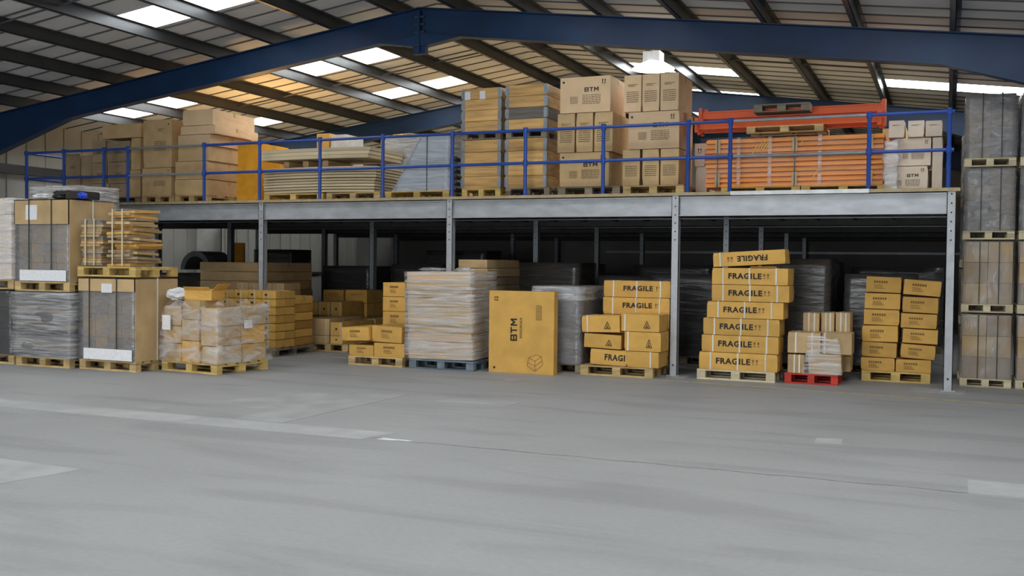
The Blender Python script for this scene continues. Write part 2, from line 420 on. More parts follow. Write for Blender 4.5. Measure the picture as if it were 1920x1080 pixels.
def load(x0, x1, Y, D, z0, z1, label, group, nx=2, nz=4, nd=1, m='tan', fl='film_grey', straps=(), name='wrapped_load', rz=0, ry=0,
         fz=None, sm='strap_dark', amp=.012, jig=.004, mats=None, fl2=None, cut=0):
    """a shrink-wrapped pallet load: cartons inside, film round them, straps outside"""
    SEED[0] += 1; r_ = random.Random(SEED[0]); W = x1-x0; h = z1-z0
    dz = abs(sin(ry))*W/2
    e = empty(name, ((x0+x1)/2, Y+D/2, z0+dz), (0, ry, rz)); tag(e, label, 'wrapped goods', group)
    cw, ch, cdp = W/nx, h/nz, D/nd
    for j in range(nz):
        for i in range(nx):
            for k in range(nd):
                mm = r_.choice(mats) if mats else m
                tt = cut*(j+.5)/nz
                o = link('carton', bmsh(cw-.010-tt, cdp-.010, ch-.006, mm), None, e,
                         (-W/2+cw*(i+.5)+tt/2+r_.uniform(-jig, jig)*.3, -D/2+cdp*(k+.5)+r_.uniform(-jig, jig)*.5, ch*j+.003))
    a0, a1 = fz or (0, 1)
    fm = film_mesh(W+.02, D+.02, h*(a1-a0)+.006, SEED[0], amp)
    for q in fm.vertices: q.co.x += cut*max(0, min(1, q.co.z/h))*(.5-q.co.x/W)
    link('stretch_film', fm, fl, e, (0, 0, h*a0), smooth=True)
    if fl2: link('stretch_film', film_mesh(W+.05, D+.05, h*fl2[1], SEED[0]+5, amp, top=False), fl2[0], e, (0, 0, h*fl2[2] if len(fl2) > 2 else 0), smooth=True)
    for u in straps:
        x = (u-.5)*W; b = MB(); q = .006; s = .03
        b.box(x-q, x+q, -D/2-s-.004, -D/2-s, 0, h+.02).box(x-q, x+q, -D/2-s, D/2+s, h+.018, h+.022)
        link('strap', b.mesh('strap'), sm, e)
    return e

# ------------------------------------------------------------------ floor, walls, roof
XL, XR, YF, YB, AX = -18.3, 2.75, -22.0, 14.7, -7.86
fl = link('floor', MB().box(XL, XR, YF, YB, -.3, 0).mesh('floor'), 'concrete'); tag(fl, 'grey concrete warehouse floor with paler repair patches', kind='structure')
def patch(pts, m='patch_pale', name='floor_patch', h=.003):
    n = len(pts); v = [(x, y, 0) for x, y in pts]+[(x, y, h) for x, y in pts]
    f = [tuple(range(n, 2*n))]+[(i, (i+1) % n, n+(i+1) % n, n+i) for i in range(n)]
    me = bpy.data.meshes.new(name); me.from_pydata(v, [], f); return link(name, me, m, fl)
patch([(-17, -6.25), (-4.75, -6.10), (-4.88, -6.52), (-17, -6.68)])
patch([(-7.6, -5.35), (-7.45, -4.2), (-6.0, -3.6), (-6.05, -6.1), (-6.65, -6.1), (-6.7, -5.45)], 'patch_mid')
patch([(-12, -8.45), (-6.06, -8.6), (-6.2, -9.3), (-12, -9.3)])
patch([(-5.45, -4.0), (-5.31, -3.66), (-4.53, -3.65), (-4.54, -4.02)], 'patch_mid')
patch([(-1.12, -4.84), (-.88, -4.80), (-.90, -4.50), (-1.13, -4.54)])
patch([(.13, -6.44), (.14, -5.94), (2.2, -5.88), (2.2, -6.41)])
patch([(-8.12, -5.98), (-7.75, -5.98), (-7.75, -5.80), (-8.08, -5.82)], 'patch_mid')
patch([(-9.6, -6.9), (-9.2, -6.95), (-9.2, -6.75), (-9.5, -6.72)], 'patch_mid')
for x in (-.02, -3.6475):
    patch([(x-.42, -.32), (x+.22, -.30), (x+.25, .22), (x-.40, .20)], 'patch_pale')
patch([(-5.6, -1.75), (-5.4, -1.75), (-5.38, -1.62), (-5.6, -1.6)], 'patch_pale')
j_ = []
for i in range(40):
    x = -4.9+i*.13; j_.append((x, -6.42+.015*sin(i*1.3)+.02*noise.noise(Vector((i*.4, 0, 0)))))
patch([(x, y-.010-.006*abs(sin(x*9))) for x, y in j_]+[(x, y+.008) for x, y in reversed(j_)], 'joint_dark', 'floor_crack', .0015)
patch([(-4.75, -6.10-.35), (-4.45, -6.42), (-4.42, -6.38), (-4.72, -6.38)], 'paper', 'paint_scuff', .0018)
patch([(-10.2, .06), (2.7, -1.24), (2.7, -1.29), (-10.2, .02)], 'line_yellow', 'painted_line', .002)

def roofz(x): return 5.88-.13*abs(x-AX)
# wall on the left: individual vertical cladding sheets with a rail across them
wl = empty('wall_left'); tag(wl, 'grey profiled steel side wall with vertical ribs', kind='structure')
for i in range(74):
    y = YF+i*.5
    b = MB().box(XL-.06, XL, y, y+.46, 0, roofz(XL)).box(XL-.06, XL+.03, y+.46, y+.5, 0, roofz(XL))
    if YF+i*.5 < -7: 
        link('wall_sheet', b.mesh('wall_sheet'), 'wall_sheet', wl)
    else: link('wall_sheet', b.mesh('wall_sheet'), 'wall_sheet', wl)
link('wall_rail', MB().box(XL+.03, XL+.2, YF, YB, 3.38, 3.44).box(XL+.03, XL+.07, YF, YB, 3.38, 3.58).box(XL+.03, XL+.07, YF, YB, 1.2, 1.26).mesh('r'), 'purlin_steel', wl)
wr = link('wall_right', MB().box(XR, XR+.1, YF, YB, 0, roofz(XR)).mesh('wall_right'), 'wall_sheet'); tag(wr, 'grey steel side wall on the right', kind='structure')
def gable(y0, y1): return [(XL, 0), (XR, 0), (XR, roofz(XR)), (AX, 5.88), (XL, roofz(XL))]
wb = link('wall_back', MB().poly(gable(0, 0), YB, YB+.1).mesh('wall_back'), 'block_wall'); tag(wb, 'pale painted block end wall behind the platform', kind='structure')
link('wall_rail', MB().box(-9.5, XR, YB-.05, YB, 1.95, 2.01).mesh('wall_rail'), 'galvanised_rail', wb)
wf = link('wall_front', MB().poly(gable(0, 0), YF-.1, YF).mesh('wall_front'), 'wall_sheet'); tag(wf, 'steel end wall behind the photographer', kind='structure')
# roof: sheets 0.5 m wide, translucent roof lights in four lanes
ce = empty('ceiling'); tag(ce, 'pitched warehouse roof of pale liner sheets with roof lights', kind='structure')
LANES = ((-16.7, -14.3), (-11.9, -9.5), (-6.0, -3.6), (-1.2, 1.2))
SKYY = [(-2.5, -1.5), (1.75, 2.75), (5.0, 6.0), (8.1, 9.1), (11.3, 12.3)]
def sheet(name, xa, xb, y0, y1, m, rib=True):
    z = lambda x: 5.88-.13*abs(x-AX)
    b = MB(); t = .03
    def slab(ya, yb, dz0, dz1):
        n = len(b.v)
        for dz in (dz0, dz1):
            for x, y in ((xa, ya), (xb, ya), (xb, yb), (xa, yb)): b.v.append((x, y, z(x)+dz))
        for f in ((0, 3, 2, 1), (4, 5, 6, 7), (0, 1, 5, 4), (1, 2, 6, 5), (2, 3, 7, 6), (3, 0, 4, 7)): b.f.append(tuple(n+i for i in f))
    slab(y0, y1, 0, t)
    if rib: slab(y0, y0+.035, -.014, -.0005)  # dark strip paints in the shade of the gap between sheets
    me = b.mesh(name); me.materials.append(MATS[m]); me.materials.append(MATS['seam_shade'])
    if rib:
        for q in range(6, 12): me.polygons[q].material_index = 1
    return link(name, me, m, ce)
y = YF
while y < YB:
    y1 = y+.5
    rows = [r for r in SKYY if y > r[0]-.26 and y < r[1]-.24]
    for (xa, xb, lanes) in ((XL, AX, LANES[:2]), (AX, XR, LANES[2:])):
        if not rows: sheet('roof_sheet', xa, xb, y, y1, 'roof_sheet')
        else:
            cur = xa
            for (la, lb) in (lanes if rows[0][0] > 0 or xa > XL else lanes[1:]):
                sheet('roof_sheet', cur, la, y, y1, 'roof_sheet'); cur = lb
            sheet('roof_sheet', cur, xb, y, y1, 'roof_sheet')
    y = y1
for (a0, a1) in SKYY:
    # snap the roof light to the sheets left out above
    ys = [YF+k*.5 for k in range(80) if YF+k*.5 > a0-.26 and YF+k*.5 < a1-.24]
    for li, (la, lb) in enumerate(LANES):
        if (a0 < 0 and li == 0): continue
        if a0 > 7 and li == 3: sheet('roof_sheet', la, lb, ys[0], ys[-1]+.5, 'roof_sheet'); continue
        sheet('roof_light', la, lb, ys[0]+.09, ys[-1]+.41, 'skylight', False)
        sheet('roof_sheet', la, lb, ys[0], ys[0]+.088, 'roof_sheet', False); sheet('roof_sheet', la, lb, ys[-1]+.412, ys[-1]+.5, 'roof_sheet', False)
PUR = [-8.3-1.2*k for k in range(8)] + [-7.2+1.2*k for k in range(9)]
for x in PUR:
    zt = roofz(x)-.004; b = MB()
    b.box(x-.004, x+.004, YF, YB, zt-.19, zt).box(x-.065, x+.004, YF, YB, zt-.19, zt-.182).box(x-.004, x+.065, YF, YB, zt-.008, zt-.001)
    b.box(x-.069, x-.062, YF, YB, zt-.19, zt-.165)
    link('purlin', b.mesh('purlin'), 'purlin_steel', ce)
for yy in (-10.5, -3.5, 3.5, 10.5):
    ps = sorted(PUR)
    for a_, b_ in zip(ps[:-1], ps[1:]):
        if b_-a_ < 1.15: continue
        link('sag_rod', MB().tube((a_, yy, roofz(a_)-.10), (b_, yy, roofz(b_)-.10), .017, 5).mesh('sag_rod'), 'joist_steel', ce)
# portal frames
def portal(Y, label, cols=True):
    e = empty('portal_frame', (0, Y, 0)); tag(e, label, kind='structure')
    FT = 5.68
    def zt(x): return FT-.13*abs(x-AX)
    for s, name in ((-1, 'rafter'), (1, 'rafter')):
        xe = XL if s < 0 else XR
        dep = .43; hx = xe-s*2.9
        def ft(x): return zt(x)
        o1 = [(AX, FT), (xe, zt(xe)), (xe, zt(xe)-.95), (hx, zt(hx)-dep), (AX, FT-dep)]
        if s > 0: o1 = o1[::-1]
        b = MB().poly(o1, -.006, .006)
        def strip(pts, t):
            for (xa, za), (xb, zb) in zip(pts[:-1], pts[1:]):
                q = [(xa, za), (xb, zb), (xb, zb-t), (xa, za-t)]
                if xb < xa: q = [q[1], q[0], q[3], q[2]]
                b.poly(q, -.09, .09)
        strip([(AX, FT), (xe, zt(xe))], .016)
        strip([(AX, FT-dep+.016), (hx, zt(hx)-dep+.016), (xe, zt(xe)-.95+.016)], .016)
        link('rafter', b.mesh('rafter'), 'frame_blue', e)
        if not cols: continue
        c0 = xe-s*.5; cz = zt(xe)-.3
        b = MB().box(min(c0, xe-s*.02), max(c0, xe-s*.02), -.006, .006, 0, cz)
        for xx in (c0, xe-s*.03): b.box(xx-.01, xx+.01, -.1, .1, 0, cz)
        link('column', b.mesh('column'), 'frame_blue', e)
    b = MB().poly([(AX-.75, FT-.43-.09), (AX-.1, FT-.62), (AX+.1, FT-.62), (AX+.75, FT-.43-.09), (AX, FT-.40)], -.08, .08)
    b.box(AX-.02, AX+.02, -.1, .1, FT-.72, FT-.05).box(AX-.12, AX+.10, -.05, .05, FT-.74, FT-.62)
    link('apex_plate', b.mesh('apex_plate'), 'frame_blue', e)
    b = MB()
    for k in range(4):
        for sx in (-.05, .05): b.tube((AX+sx-.03, -.06, FT-.15-.12*k), (AX+sx+.03, -.06, FT-.15-.12*k), .016, 6)
    link('bolts', b.mesh('bolts'), 'joist_steel', e)
    return e
portal(0, 'nearest dark blue steel portal frame, crossing the picture above the platform edge')
portal(7, 'dark blue steel portal frame farther back, behind the stacks on the platform')
portal(14.4, 'farthest dark blue steel portal frame against the end wall', False)
portal(-7, 'dark blue steel portal frame above and before the photographer')

# ------------------------------------------------------------------ mezzanine
S = 3.6475; DZ = 2.65; MX0, MX1 = -16.75, .10; MY1 = 14.5
mz = empty('mezzanine_platform'); tag(mz, 'galvanised steel storage platform on posts with chipboard deck', kind='structure')
b = MB().box(MX0, MX1, -.07, MY1, DZ-.045, DZ); link('deck', b.mesh('deck'), 'chipboard', mz)
PX = [-.0, -S, -2*S, -3*S, -4*S, MX0+.1]
PY = [0, 3.65, 7.3, 10.95, 14.3]
def cbeam(x0, x1, y, name='beam'):
    b = MB().box(x0, x1, y-.004, y+.004, DZ-.35, DZ-.047)
    b.box(x0, x1, y-.055, y+.004, DZ-.35, DZ-.338).box(x0, x1, y-.055, y+.004, DZ-.06, DZ-.048)
    b.box(x0, x1, y-.055, y-.050, DZ-.35, DZ-.325).box(x0, x1, y-.055, y-.050, DZ-.072, DZ-.048)
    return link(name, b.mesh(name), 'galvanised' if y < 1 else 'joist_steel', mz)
for j, y in enumerate(PY):
    for i, x in enumerate(PX):
        b = MB().box(x-.055, x+.055, y-.055, y-.047, .012, DZ-.048).box(x-.055, x-.047, y-.055, y+.055, .012, DZ-.048).box(x+.047, x+.055, y-.055, y+.055, .012, DZ-.048)
        b.box(x-.055, x+.055, y+.047, y+.055, .012, DZ-.048)
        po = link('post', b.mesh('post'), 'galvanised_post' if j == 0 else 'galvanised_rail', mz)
        link('base_plate', MB().box(x-.09, x+.09, y-.09, y+.09, .003, .012).mesh('p'), 'galvanised_post', po)
        b = MB()
        zs = [DZ-.08-.12*k for k in range(6)]+[.16]
        for z in zs: b.tube((x, y-.0565, z), (x, y-.0545, z), .011 if z > .2 else .014, 8)
        link('bolt_holes', b.mesh('h'), 'black_ink', po)
    for xa, xb in zip(PX[1:], PX[:-1]):
        cbeam(xa+.057, xb-.057, y-.0 if j else -.0)
for k in range(28):
    x = MX0+.3+k*.6
    if min(abs(x-q) for q in PX) < .05: x += .12
    for ya, yb in zip(PY[:-1], PY[1:]):
        b = MB().box(x-.003, x+.003, ya+.06, yb-.06, DZ-.25, DZ-.047).box(x-.03, x+.003, ya+.06, yb-.06, DZ-.25, DZ-.243)
        link('joist', b.mesh('joist'), 'joist_steel', mz)
for yy in (1.2, 2.4, 4.9, 6.1, 8.5, 9.7, 12.1, 13.2):
    link('bridging_angle', MB().box(MX0+.1, MX1-.1, yy-.02, yy+.02, DZ-.275, DZ-.253).mesh('b'), 'galvanised_rail', mz)
link('edge_trim', MB().box(at(1369, 362, -.08).x, at(1629, 362, -.08).x, -.078, -.071, DZ-.05, DZ+.005).mesh('t'), 'lamp_white', mz)
# guard rail
def guard(label, posts, rails, ret=None, group='guard rails along the platform edge'):
    e = empty('guard_rail', (posts[0], .02, DZ)); tag(e, label, 'guard rail', group); E_ = posts[0]
    for x in posts:
        b = MB().tube((x-E_, 0, .01), (x-E_, 0, 1.0), .029, 10)
        q = link('post', b.mesh('post'), 'rail_blue', e, smooth=False)
        link('base_flange', MB().tube((x-E_, 0, .0), (x-E_, 0, .012), .055, 10).mesh('f'), 'rail_blue', q)
        for z in (.5, 1.0):
            b = MB().tube((x-E_, 0, z-.045), (x-E_, 0, z+.045), .038, 10)
            link('clamp_fitting', b.mesh('clamp'), 'rail_blue', q)
    for xa, xb in rails:
        for z in (.5, 1.0): link('rail', MB().tube((xa-E_, 0, z), (xb-E_, 0, z), .024, 10).mesh('rail'), 'rail_blue', e)
    if ret:
        x, yb = ret
        for z in (.5, 1.0): link('rail', MB().tube((x-E_, 0, z), (x-E_, yb, z), .024, 10).mesh('rail'), 'rail_blue', e)
        for yy in (2.2, 4.4, yb):
            q = link('post', MB().tube((x-E_, yy, .0), (x-E_, yy, 1.0), .029, 10).mesh('post'), 'rail_blue', e)
            for z in (.5, 1.0): link('clamp_fitting', MB().tube((x-E_, yy, z-.045), (x-E_, yy, z+.045), .038, 10).mesh('clamp'), 'rail_blue', q)
    return e
rp = [at(q, 300, 0.02).x for q in (50, 120, 195, 240, 383, 487, 600, 718, 848, 985, 1131, 1290, 1369, 1629, 1779)]
guard('blue tubular guard rail at the far left end, turning the platform corner', rp[:4], [(rp[0]-.05, rp[3])], (rp[0], 6.5))
guard('long blue tubular guard rail in the middle of the platform edge', rp[4:13], [(rp[4], rp[12])])
guard('short blue tubular guard rail at the right corner of the platform', rp[13:], [(rp[13]-.04, rp[14]+.06)], (rp[14], 6.5))
for (xa, xb, wh) in ((rp[3], rp[4], 'left of the middle guard rail, before the tall beige cartons'), (rp[12], rp[13], 'before the orange beams')):
    for z, nm in ((.5, 'lower'), (1.0, 'upper')):
        o = link('loading_bay_bar', MB().tube((0, 0, 0), (xb-xa-.08, 0, 0), .022, 10).mesh('bar'), 'galvanised_rail', None, (xa+.04, .02, DZ+z))
        tag(o, f'{nm} grey lift-out bar {wh}', 'safety bar', 'lift-out bars of the platform edge')

# ------------------------------------------------------------------ loads on the floor, left to right
FG = 'wooden pallets on the warehouse floor'
# far left: stack cut by the picture edge
def P(q, yy, Y): return at(q, yy, Y)
pallet(-13.95, -12.92, -3.4, .8, 0, 'pallet cut by the left picture edge, under grey wrapped goods', 'pallet_wood')
load(-13.98, -12.95, -3.42, .8, .144, 1.10, 'grey film wrapped load cut by the left picture edge, on the floor pallet', None, 1, 4, 1, 'grey_card', 'film_dark')
pallet(-13.95, -12.93, -3.4, .8, 1.13, 'upper pallet cut by the left picture edge, between two wrapped loads', 'pallet_wood')
load(-13.98, -12.95, -3.42, .8, 1.275, 2.5, 'white film wrapped load at upper left, cut by the picture edge', None, 1, 5, 1, 'pale', 'film_white')
# first double stack
XA, XB_ = -12.82, -11.74
pallet(XA, XB_, -3.45, .85, 0, 'floor pallet under the lumpy grey film bundle, leftmost whole pallet', 'pallet_wood')
load(XA+.0, XB_+.03, -3.46, .85, .144, 1.10, 'lumpy grey bundle under glossy film, second stack from the left edge', None, 1, 9, 1, 'grey_card', 'film_bundle',
     amp=.035, jig=.03, mats=['grey_card', 'dark_card', 'grey_card', 'drab'], fl2=('film_clear', 1))
pallet(XA-.02, XB_-.0, -3.45, .85, 1.115, 'pallet between the lumpy grey bundle and the tall strapped carton', 'pallet_wood')
def tall_pack(x0, x1, Y, D, z0, z1, label, zl, label_u, straps, seed):
    W = x1-x0; h = z1-z0
    e = empty('strapped_pallet_pack', ((x0+x1)/2, Y+D/2, z0)); tag(e, label, 'wrapped goods')
    r_ = random.Random(seed)
    nx = 4; nz = 3; hh = h*zl
    for j in range(nz):
        for i in range(nx):
            cw = (W-.06)/nx
            link('carton', bmsh(cw-.012, D-.06, hh/nz-.006, r_.choice(['tan', 'drab', 'tan'])), None, e, (-W/2+.03+cw*(i+.5), 0, hh/nz*j))
    link('stretch_film', film_mesh(W, D, hh+.05, seed, .012), 'film_grey', e, (0, 0, 0), smooth=True)
    # lidded top tray and its brown right side sheet
    b = MB(); t = .012
    b.box(-W/2-.015, W/2+.015, -D/2-.02, D/2+.02, h-t, h)
    b.box(-W/2-.015, W/2+.015, -D/2-.02, -D/2-.02+t, hh, h).box(-W/2-.015, W/2+.015, D/2+.02-t, D/2+.02, hh, h)
    b.box(-W/2-.015, -W/2-.015+t, -D/2-.02, D/2+.02, hh, h).box(W/2+.003, W/2+.015, -D/2-.02, D/2+.02, hh, h)
    link('lid', b.mesh('lid'), 'tan', e)
    link('side_sheet', MB().box(W/2+.016, W/2+.026, -D/2-.01, D/2+.01, .0, h-.01).mesh('s'), 'tan', e)
    for u in straps:
        x = (u-.5)*W; b = MB(); b.box(x-.008, x+.008, -D/2-.034, -D/2-.028, 0, h+.006).box(x-.008, x+.008, -D/2-.034, D/2+.034, h+.002, h+.006)
        link('strap', b.mesh('strap'), 'strap_dark', e)
    b = MB(); b.box(W/2+.03, W/2+.035, -.012, .012, 0, h+.004).box(-W/2-.03, W/2+.035, -.012, .012, h+.006, h+.009)
    link('strap', b.mesh('strap'), 'strap_white', e)
    lw, lh, lz = label_u[1:]
    link('paper_label', MB().box((label_u[0]-.5)*W-lw/2, (label_u[0]-.5)*W+lw/2, -D/2-.026, -D/2-.0215, lz-lh/2, lz+lh/2).mesh('l'), 'paper', e)
    link('white_strip', MB().box(-W/2+.12, W/2-.02, -D/2-.04, -D/2-.035, .01, .17).mesh('l'), 'paper', e)
    return e
tall_pack(XA-.02, XB_-.03, -3.43, .83, 1.26, 2.47, 'tall strapped pack in brown card lid and grey film, upper left, with square paper label', .70, (.32, .23, .22, 1.02), (.28, .7), 3)
# bags and boxes lying on top of the tall pack
def bag(x0, x1, y0, y1, z, h, m, label, seed, cat='bag', name='plastic_bag'):
    bm = bmesh.new(); bmesh.ops.create_icosphere(bm, subdivisions=4, radius=1); off = Vector((seed*3.1, 0, 0))
    for q in bm.verts:
        n = noise.noise(off+q.co*1.8)*.35+noise.noise(off+q.co*5)*.16
        c_ = q.co*(1+n); q.co = (c_.x*(x1-x0)/2, c_.y*(y1-y0)/2, max(0, (c_.z*.55+.5)*h))
    me = bpy.data.meshes.new(name); bm.to_mesh(me); bm.free()
    o = link(name, me, m, None, ((x0+x1)/2, (y0+y1)/2, z)); 
    tag(o, label, cat); return o
ZT = 2.481
bag(-12.42, -12.02, -3.25, -2.95, ZT, .13, 'black_plastic', 'crumpled black plastic bag on top of the tall strapped pack', 1)
bag(-12.55, -12.22, -3.44, -3.30, ZT, .07, 'white_plastic', 'crumpled white plastic strip beside the black bag, upper left', 2)
o = carton(-11.98, -11.72, -3.3, .4, ZT, ZT+.125, 'low black crate on the tall strapped pack at upper left', None, 'dark_card', tape=False, name='crate', cat='crate')
bag(-11.715, -11.62, -3.35, -3.2, ZT, .09, 'blue_plastic', 'small blue plastic bundle next to the black crate, upper left', 3)
load(-13.6, -12.56, -2.5, .8, 2.53, 2.75, 'flat film wrapped pack seen over the tall pack at upper left', None, 2, 2, 1, 'grey_card', 'film_white')
pallet(-13.6, -12.56, -2.5, .8, 0, 'pallet behind the leftmost stacks, hidden up to its film', 'pallet_grey')
load(-13.6, -12.56, -2.5, .8, .144, 2.495, 'tall film wrapped load behind the leftmost stacks', None, 2, 6, 1, 'grey_card', 'film_grey')
# second double stack
X0, X1 = -11.62, -10.55
pallet(X0, X1, -3.38, .8, 0, 'floor pallet under the film wrapped pack with white bottom strip', 'pallet_wood')
tall_pack(X0, X1-.02, -3.38, .82, .146, 1.33, 'tall strapped pack with brown right side and long white strip low on its front', .84, (.52, .2, .13, 1.04), (.21, .7), 11)
ZP = 1.350
link_ = pallet(-11.66, -10.56, -3.38, .85, ZP, 'yellow and grey pallet on the strapped pack, carrying flattened cardboard', 'pallet_yellow')
def bundle(x0, x1, Y, D, z0, z1, n, label, seed, ry=0, mess=.03, m=('gold', 'tan', 'drab'), straps=2):
    r_ = random.Random(seed); W = x1-x0; t = (z1-z0)/n
    e = empty('cardboard_bundle', ((x0+x1)/2, Y+D/2, z0)); tag(e, label, 'cardboard bundle', 'bundles of flattened cardboard')
    for i in range(n):
        a_ = r_.uniform(-mess, mess); th = t*.95
        ww = W*r_.uniform(.86, 1.0); dd = D*r_.uniform(.88, 1.0)
        o_ = link('cardboard_sheet', bmsh(round(ww, 2), round(dd, 2), th, r_.choice(m)), None, e, (r_.uniform(-mess, mess)+ry*i*t, r_.uniform(-mess, mess), i*t+.002), (r_.uniform(-.03, .03)*mess*25, r_.uniform(-.03, .03)*mess*22, a_*1.5))
    for k in range(straps):
        x = W*(-.2+.4*k) if straps > 1 else -.05
        b = MB(); h = z1-z0; s_ = mess+.008
        b.box(x-.012+ry*h/2, x+.012+ry*h/2, -D/2-s_-.003, -D/2-s_, 0, h+.012).box(x-.012+ry*h/2, x+.012+ry*h/2, -D/2-s_, D/2+s_, h+.009, h+.012)
        link('strap', b.mesh('s'), 'strap_cream', e)
    return e
ZB = ZP+.158
bundle(-11.69, -11.27, -3.3, .5, ZB, ZB+.66, 19, 'strapped bundle of flattened cardboard, left of the two on the upper pallet', 5, mess=.018, m=('drab', 'tan', 'grey_card'))
bundle(at(206, 480, -3.28).x, at(252, 480, -3.28).x, -3.28, .52, ZB, ZB+.80, 20, 'messy leaning bundle of flattened golden cardboard, right on the upper pallet', 8, ry=-.06, mess=.06, m=('gold', 'tan', 'gold_dark', 'drab'))
# third: film wrapped heap on a yellow pallet, turned a little
pallet(-10.42, -9.30, -3.02, 1.0, 0, 'yellow pallet under the untidy film wrapped heap of cartons', 'pallet_yellow', rz=-.12)
heap = empty('wrapped_load', (-9.86, -2.52, .146), (0, 0, -.12)); tag(heap, 'untidy heap of brown cartons under torn clear film on the yellow pallet', 'wrapped goods')
rr = random.Random(4)
hx = [(-.55, -.18, .345), (-.17, .2, .37), (.21, .55, .345)]
for (xa, xb, h0) in hx:
    for (ya, yb) in ((-.48, -.02), (.0, .46)):
        z = 0
        for k in range(3):
            h = h0*rr.uniform(.72, .86); SEED[0] += 1
            if k == 2 and rr.random() < .4: h *= .6
            c_ = link('carton', carton_mesh(xb-xa-.02, yb-ya-.01, h-.01, rr.choice(['tan', 'gold', 'tan']), SEED[0], .012), None, heap,
                      ((xa+xb)/2+rr.uniform(-.015, .015), (ya+yb)/2, z), (0, 0, rr.uniform(-.04, .04)))
            z += h
link('stretch_film', film_mesh(1.13, .98, .82, 77, .04, n=12, taper=-.06, ragged=.12, top=False), 'film_heap', heap, (0, 0, 0), smooth=True)
link('paper_label', MB().box(-.50, -.33, -.548, -.542, .45, .66).mesh('l'), 'paper', heap)
link('paper_label', MB().box(.575, .58, .0, .16, .48, .60).mesh('l'), 'paper', heap)
# open yellow carton lying on the heap
oc = empty('open_carton', (-9.86, -2.75, 1.03), (0, .0, .2)); tag(oc, 'open golden carton with flaps up, lying on the wrapped heap', 'box')
link('carton_body', carton_mesh(.42, .4, .15, 'gold', 91, .008), None, oc)
link('flap', bmsh(.40, .004, .08, 'gold'), None, oc, (0, -.2, .14), (.9, 0, 0)); link('flap', bmsh(.004, .38, .13, 'gold'), None, oc, (.21, 0, .14), (0, .8, 0))
pb = bag(-10.46, -10.18, -2.95, -2.6, 1.02, .16, 'paper', 'crumpled white paper wad on the left of the wrapped heap', 12, 'paper', 'paper_wad')

# cardboard block behind (strapped small cartons), under the platform edge
def block(x0, x1, Y, D, z0, nx, ny, nz, ch, what, grp, m, mats=None, straps=True, shiftz=0, skew=0, dec=None, front_m=None):
    cw = (x1-x0)/nx; cdp = D/ny; r_ = random.Random(int(x0*100))
    for k in range(nz):
        for i in range(nx):
            for j in range(ny):
                if 0 < i < nx-1 and j > 0 and k < nz-1: continue
                pos = f'{["front","second","third","fourth"][j]} row, ' if ny > 1 else ''
                col_ = f'{["first","second","third","fourth","fifth","sixth"][i]} column from left, '
                tier = 'top tier' if k == nz-1 else ('bottom tier' if k == 0 else f'{ORD[nz-1-k]} tier from top')
                carton(x0+cw*i+.003+skew*k, x0+cw*(i+1)-.003+skew*k, Y+cdp*j+.003, cdp-.006, z0+ch*k, z0+ch*(k+1)-.001, f'{what}, {pos}{col_}{tier}', grp,
                       r_.choice(mats) if mats else m, straps=(.5,) if straps else (), tape=(k == nz-1), dec=dec or (), sm='strap_cream', rz=r_.uniform(-.01, .01))
pallet(-11.42, -10.28, -.52, 1.1, 0, 'grey pallet under the strapped golden carton block behind the heap', 'pallet_grey')
block(-11.42, -10.28, -.52, .54, .146, 4, 2, 7, .137, 'strapped block carton', 'small golden cartons in the strapped block', 'gold', dec=[('dot', .3, .5, .2, .3)])
block(-10.86, -10.30, .05, .53, .146, 2, 1, 6, .143, 'narrow block carton behind', 'golden cartons in the narrow block', 'gold', straps=False, mats=['gold', 'gold_dark'])
# flat packed stack and goods farther left
pallet(-13.3, -11.7, 1.2, 1.2, 0, 'grey pallet under the long brown flat cartons on the left', 'pallet_grey')
zz = .146
for i in range(8):
    nz_ = zz+.178
    carton(-13.35+rr.uniform(-.02, .02), -11.85+rr.uniform(-.02, .02), 1.2, 1.6, zz, nz_, f'long flat brown carton behind the stacks, {ORD[7-i] if i < 7 else "top"}{" from top" if i < 7 else ""} of its pile' if i else 'long flat brown carton behind the stacks, bottom of its pile',
           'long flat brown cartons', 'tan', rz=rr.uniform(-.01, .01), tape=(i == 7)); zz = nz_
pallet(-11.6, -10.95, .63, .5, 0, 'pallet behind the strapped golden block on the left', 'pallet_grey')
block(-12.0, -10.95, .62, .5, .146, 4, 1, 8, .132, 'rear block strapped carton', 'strapped cartons behind the golden block', 'tan', dec=[('dot', .3, .5, .05, .05)])
# strapped long cartons
LG = 'long strapped cartons in the passage'
def fc(L_, R_, T_, B_, Y, D, label, grp, z0=None, **k):
    x0, x1, z1, zb = px(L_, R_, T_, Y, B_); zb = zb if z0 is None else z0
    return carton(x0, x1, Y, D, zb, z1, label, grp, **k), z1
SC = dict(straps=(.15, .85), sm='strap_cream')
DT = [('dot', .5, .5, .16, .2)]
x_ = [at(q, 640, .76).x for q in (578, 652)]
pallet(x_[0], x_[1], .76, 1.1, 0, 'orange-brown pallet under the long strapped cartons', 'pallet_wood')
o, za = fc(580, 617, 628, 650, .78, 1.0, 'lower strapped brown carton at the passage corner', LG, .146, m='tan', **SC)
o, zb = fc(619.5, 642, 629, 647, .78, 1.0, 'lower carton with round mark beside the passage corner carton', LG, .146, dec=DT, **SC)
o, zc_ = fc(579, 617, 597, 628, .78, 1.05, 'upper strapped brown carton at the passage corner', LG, za, m='tan', rz=.01, **SC)
o, zd = fc(619.5, 642, 604, 628, .78, 1.05, 'upper carton with round mark beside the passage corner carton', LG, zb, dec=DT, **SC)
x_ = [at(q, 630, 1.9).x for q in (668, 706)]
pallet(x_[0], x_[1], 1.9, .8, 0, 'pallet under the right end of the passage row', 'pallet_wood')
